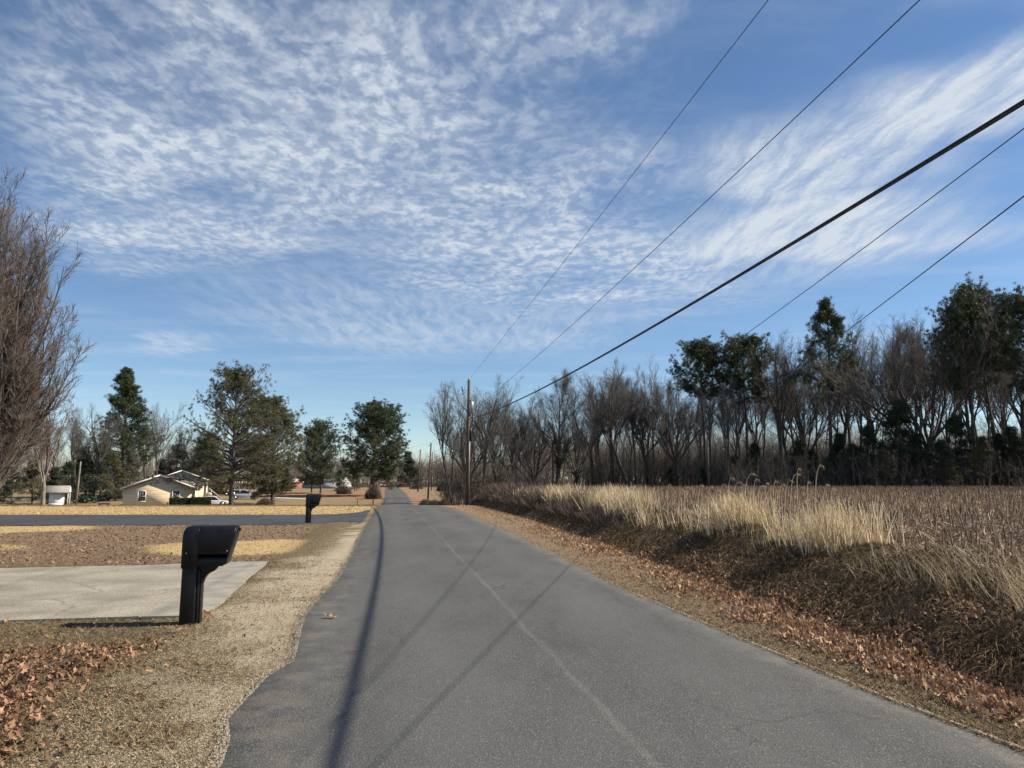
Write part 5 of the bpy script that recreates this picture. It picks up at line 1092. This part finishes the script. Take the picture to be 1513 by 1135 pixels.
V, T = leaves(np.zeros(1), np.zeros(1) + 5, np.array([0.14]), np.random.default_rng(9), 0.0, 0.5, 1.0); V -= [0, 5, 0]; g = ground_at(306, 913); o = mk('fallen_leaf', V, tris=T, mats=mat('leaf_orange', (0.4, 0.2, 0.12))); o.location = (g[0], g[1], 0.03); tag(o, 'orange pink leaf caught at the foot of the near mailbox post', 'leaf')
# bank: combed dead grass hanging down the slope
n = 60000; Y = sample_y(n, 2.2, 64, r, 1.45); f = footR(Y); q = r.random(n); c = f + 0.05 + 2.1 * q; X = c - .165 * Y; keep = (X < Y * 1.0 + 2.5) & (r.random(n) < (0.12 + .88 * sm(.4, .58, vnoise(X, Y, .55, 79, 3))) * np.interp(Y, [5, 9, 14], [.45, .6, 1])); X, Y, c, q = X[keep], Y[keep], c[keep], q[keep]; n = len(X)
K = 4; Ln = 0.16 + 0.26 * r.random(n); yaw = r.normal(size=n) * 1.1 + (vnoise(X, Y, 0.8, 78, 2) - .5) * 3; Pp = np.empty((n, K, 3)); clump = vnoise(X, Y, 0.6, 77, 2)
for k in range(K):
    s_ = Ln * k / (K - 1); xx = X - np.cos(yaw) * s_; yy = Y + np.sin(yaw) * s_ * 0.8 - .12 * s_; Pp[:, k] = np.stack([xx, yy, H(xx, yy) + 0.015 + (0.06 + 0.1 * clump) * math.sin(PI * (0.25 + 0.7 * k / (K - 1))) * (0.5 + r.random(n))], -1)
V, Q = strips(Pp, 0.004 + 0.005 * r.random(n) + Y * 0.00012, r); tag(mk('bank_grass', V, quads=Q, mats=grass_bank), 'dark matted dead grass hanging down the bank right of the road', 'grass', None, 'stuff')
# tall tan grass along the crest
def tall(n, y0, y1, hgt, cfn, dens, r, lean=-0.10, wd=0.016, m=None, label='', sd=0.2, name='tall_grass'):
    Y = sample_y(n, y0, y1, r, 1.3); c = cfn(Y, r); X = c - .165 * Y; keep = r.random(n) < dens(X, Y); X, Y = X[keep], Y[keep]; n = len(X)
    S = np.stack([X, Y, H(X, Y) - 0.02], -1); D = norm(np.stack([lean + sd * r.normal(size=n), sd * r.normal(size=n), np.ones(n)], -1)); hh = hgt(X, Y) * (0.55 + 0.6 * r.random(n))
    Pq, _ = grow(S, D, hh, np.full(n, .003), 6, 0.07, -0.035, r); V, Q = strips(Pq, (wd * (0.6 + 0.8 * r.random(n))) * (0.7 + Y / 30), r)
    return tag(mk(name, V, quads=Q, mats=m or grass_tan), label, 'grass', None, 'stuff')
cl = lambda X, Y: sm(0.36, 0.56, vnoise(X, Y, 1.5, 88, 3))
tall(13000, 11.6, 48, lambda X, Y: 0.42 + 0.40 * cl(X, Y) * sm(48, 30, Y), lambda Y, r: footR(Y) + 1.25 + 1.1 * r.random(len(Y)) + .3 * r.normal(size=len(Y)) * .5, lambda X, Y: (0.06 + 0.94 * cl(X, Y) ** 1.6) * np.interp(Y, [11.6, 12.6, 30, 48], [0.2, 1, .9, .4]), r, label='tall tan grass standing in clumps along the bank crest')
tall(4000, 5.2, 10.8, lambda X, Y: 0.36 + 0.12 * cl(X, Y), lambda Y, r: footR(Y) + 1.0 + 1.0 * r.random(len(Y)), lambda X, Y: 0.25 + .75 * sm(.4, .6, vnoise(X, Y, 1.0, 90, 2)), r, lean=-0.45, wd=0.005, label='pale bent grass clump drooping over the bank at the right edge', sd=0.3)
tall(8000, 6.0, 60, lambda X, Y: 0.24 + 0.1 * cl(X, Y), lambda Y, r: footR(Y) + 0.9 + 2.6 * r.random(len(Y)), lambda X, Y: 0.6 + 0 * X, r, lean=-0.1, wd=0.004, m=grass_dead, label='thin weeds between the bank crest and the stubble', sd=0.45, name='weeds')
thk = mat('weed_brown', (0.05, 0.033, 0.025), (0.2, 0.14, 0.10), island=True)
tall(26000, 22, 66, lambda X, Y: 0.35 + 0.35 * sm(.4, .6, vnoise(X, Y, 2.0, 93, 2)), lambda Y, r: footR(Y) + 0.5 + 2.4 * r.random(len(Y)), lambda X, Y: np.interp(Y, [22, 38, 66], [.25, .9, .9]), r, lean=-0.1, wd=0.010, m=thk, label='brown dead brush on the far part of the roadside bank', sd=0.5, name='dead_brush')
tall(7000, 8, 40, lambda X, Y: 0.2 + 0.15 * cl(X, Y), lambda Y, r: footR(Y) + 0.35 + 1.2 * r.random(len(Y)), lambda X, Y: sm(.5, .65, vnoise(X, Y, .8, 95, 2)), r, lean=-0.2, wd=0.006, m=thk, label='brown weeds tangled on the face of the near bank', sd=0.6, name='weeds')
# arching plume stalks, one object each
rp = np.random.default_rng(33)
for k, (px, top, tl) in enumerate([(1062, 716, .5), (1082, 712, .6), (1098, 700, .8), (1128, 714, .3), (1139, 711, .45), (1176, 692, .35), (1192, 712, .2), (1204, 688, .5), (1213, 716, .4), (1190, 736, .5), (960, 722, .3), (985, 716, .3), (1010, 720, .4), (1046, 719, .3), (1166, 700, .6), (1073, 706, .5), (1090, 716, .6), (1110, 708, .55), (1118, 718, .5), (1150, 716, .4), (1158, 710, .5), (1030, 717, .4), (1000, 724, .5), (1222, 722, .5)]):
    Y0 = float(np.interp(px, [950, 1000, 1240], [20.5, 18.6, 12.2])) + rp.random() * .5; X0 = X_at(px, Y0); zt = Z_at(px, top, Y0); z0 = float(H(X0, Y0)); h = zt - z0
    t = empty('plume_stalk', (X0, Y0, z0), 0, 'arching dry grass stalk rising above the tall tan grass', 'grass stalk', 'arching dry stalks above the tall tan grass')
    n_ = 12; s_ = np.linspace(0, 1, n_); w = 0.35 * tl; px_ = np.stack([w * s_ ** 2.4, 0.04 * np.sin(s_ * 3 + k), h * np.sin(np.minimum(s_ * 1.16, 1.2) * PI / 2)], -1)
    V, Q = tubes(px_[None], np.linspace(.007, .004, n_)[None], 4); mk('stalk', V, quads=Q, mats=grass_tan, parent=t)
    C = px_[-3:].repeat(5, 0) + rp.normal(size=(15, 3)) * .012; V, T = blades(C, 3, 0.04, 0.004, rp, up=-.3); mk('plume', V, tris=T, mats=husk_m, parent=t)
# corn stubble
r = np.random.default_rng(72)
rows = np.arange(0, 62, 0.76); st = np.arange(3.0, 80, 0.24); Cg, Yg = np.meshgrid(rows, st); Cg = Cg + r.normal(size=Cg.shape) * .05; Yg = Yg + r.normal(size=Yg.shape) * .06
Cg = Cg + 8.6; X = (Cg - .165 * Yg).ravel(); Y = Yg.ravel(); keep = (X < Y * .95 + 2.5) & (r.random(X.size) < .82) & (X + .165 * Y > footR(Y) + 2.6) & ((Y < 60) | (X > 3)); X, Y = X[keep], Y[keep]; n = len(X)
S = np.stack([X, Y, H(X, Y) - .03], -1); D = norm(np.stack([.16 * r.normal(size=n), .16 * r.normal(size=n), np.ones(n)], -1)); Pq, Rq = grow(S, D, (0.16 + 0.26 * r.random(n)), np.full(n, .014) * (0.7 + .6 * r.random(n)) * (1 + Y / 90), 2, 0, 0, r, .7)
V, Q = tubes(Pq, Rq, 4); tag(mk('corn_stubble', V, quads=Q, mats=stub_m), 'rows of short brown cut corn stalks across the right hand field', 'crop stubble', None, 'stuff')
n = 70000; Y = sample_y(n, 4, 75, r, 1.2); c = footR(Y) + 2.0 + r.random(n) * (Y * .85 + 3); X = c - .165 * Y; keep = (X < Y * .95 + 2.5) & ((Y < 60) | (X > 3)); X, Y = X[keep], Y[keep]; n = len(X)
S = np.stack([X, Y, H(X, Y) + .01], -1); a = r.random(n) * 6.28; D = np.stack([np.cos(a), np.sin(a), .55 * r.random(n) ** 2 + .05], -1); Pq, _ = grow(S, D, 0.12 + 0.25 * r.random(n), np.full(n, .003), 4, .25, -.08, r); V, Q = strips(Pq, .010 + .018 * r.random(n), r)
hk = tag(mk('corn_husks', V, quads=Q, mats=husk_m), 'pale broken corn husks and leaves littering the stubble field', 'crop residue', None, 'stuff')
n = 26000; Y = sample_y(n, 7, 75, r, 1.1); c = footR(Y) + 2.2 + r.random(n) * (Y * .85 + 3); X = c - .165 * Y; keep = (X < Y * .95 + 2.5) & ((Y < 60) | (X > 3)); X, Y = X[keep], Y[keep]; n = len(X)
S = np.stack([X, Y, H(X, Y)], -1); D = norm(np.stack([.5 * r.normal(size=n), .5 * r.normal(size=n), np.ones(n)], -1)); Pq, _ = grow(S, D, 0.1 + 0.2 * r.random(n), np.full(n, .003), 3, .2, -.05, r); V, Q = strips(Pq, .006 + .008 * r.random(n) + Y * .0001, r)
tag(mk('corn_residue', V, quads=Q, mats=stub_m), 'dark broken stalk bits standing between the stubble rows', 'crop residue', None, 'stuff')

# small stones and grit along the sandy shoulder
r = np.random.default_rng(91)
def stones(n, cf, y0, y1, smin, smax, label, m):
    Y = sample_y(n, y0, y1, r, 1.7); c = cf(Y); X = c - .165 * Y; keep = (np.abs(X) < Y * .74 + .4) & ~inpoly(X, Y, CONC); X, Y = X[keep], Y[keep]; n = len(X)
    s = smin + (smax - smin) * r.random(n) ** 3; d = np.array([[1, 0, .1], [-.5, .87, 0], [-.5, -.87, .05], [0.1, 0, .75]]); k = (d[None] * (0.7 + .6 * r.random((n, 4, 1)))); a = r.random(n) * 6.28
    x_ = k[..., 0] * np.cos(a)[:, None] - k[..., 1] * np.sin(a)[:, None]; y_ = k[..., 0] * np.sin(a)[:, None] + k[..., 1] * np.cos(a)[:, None]
    V = np.stack([x_ * s[:, None] + X[:, None], y_ * s[:, None] + Y[:, None], k[..., 2] * s[:, None] + H(X, Y)[:, None] + 0.002 + np.where(c[keep] > edgeL(Y) - .05, 0.02, 0)[:, None] * (c[keep] < edgeR(Y))[:, None]], -1).reshape(-1, 3)
    b = (np.arange(n) * 4)[:, None]; T = (b[:, None] + np.array([[0, 1, 3], [1, 2, 3], [2, 0, 3]])[None]).reshape(-1, 3)
    tag(mk('gravel', V, tris=T, mats=m), label, 'gravel', None, 'stuff')
grit = mat('grit', (0.18, 0.145, 0.10), (0.46, 0.385, 0.275), island=True)
stones(60000, lambda Y: edgeL(Y) + 0.03 - 1.2 * r.random(len(Y)) ** 1.3 * (1 + .4 * np.exp(-((Y - 12) / 5) ** 2)), 3.3, 34, 0.003, 0.0095, 'pale grit and sand on the shoulder left of the road', grit)
stones(16000, lambda Y: edgeR(Y) - 0.03 + 0.5 * r.random(len(Y)) ** 1.5, 3.6, 34, 0.003, 0.010, 'pale grit along the right edge of the asphalt', grit)
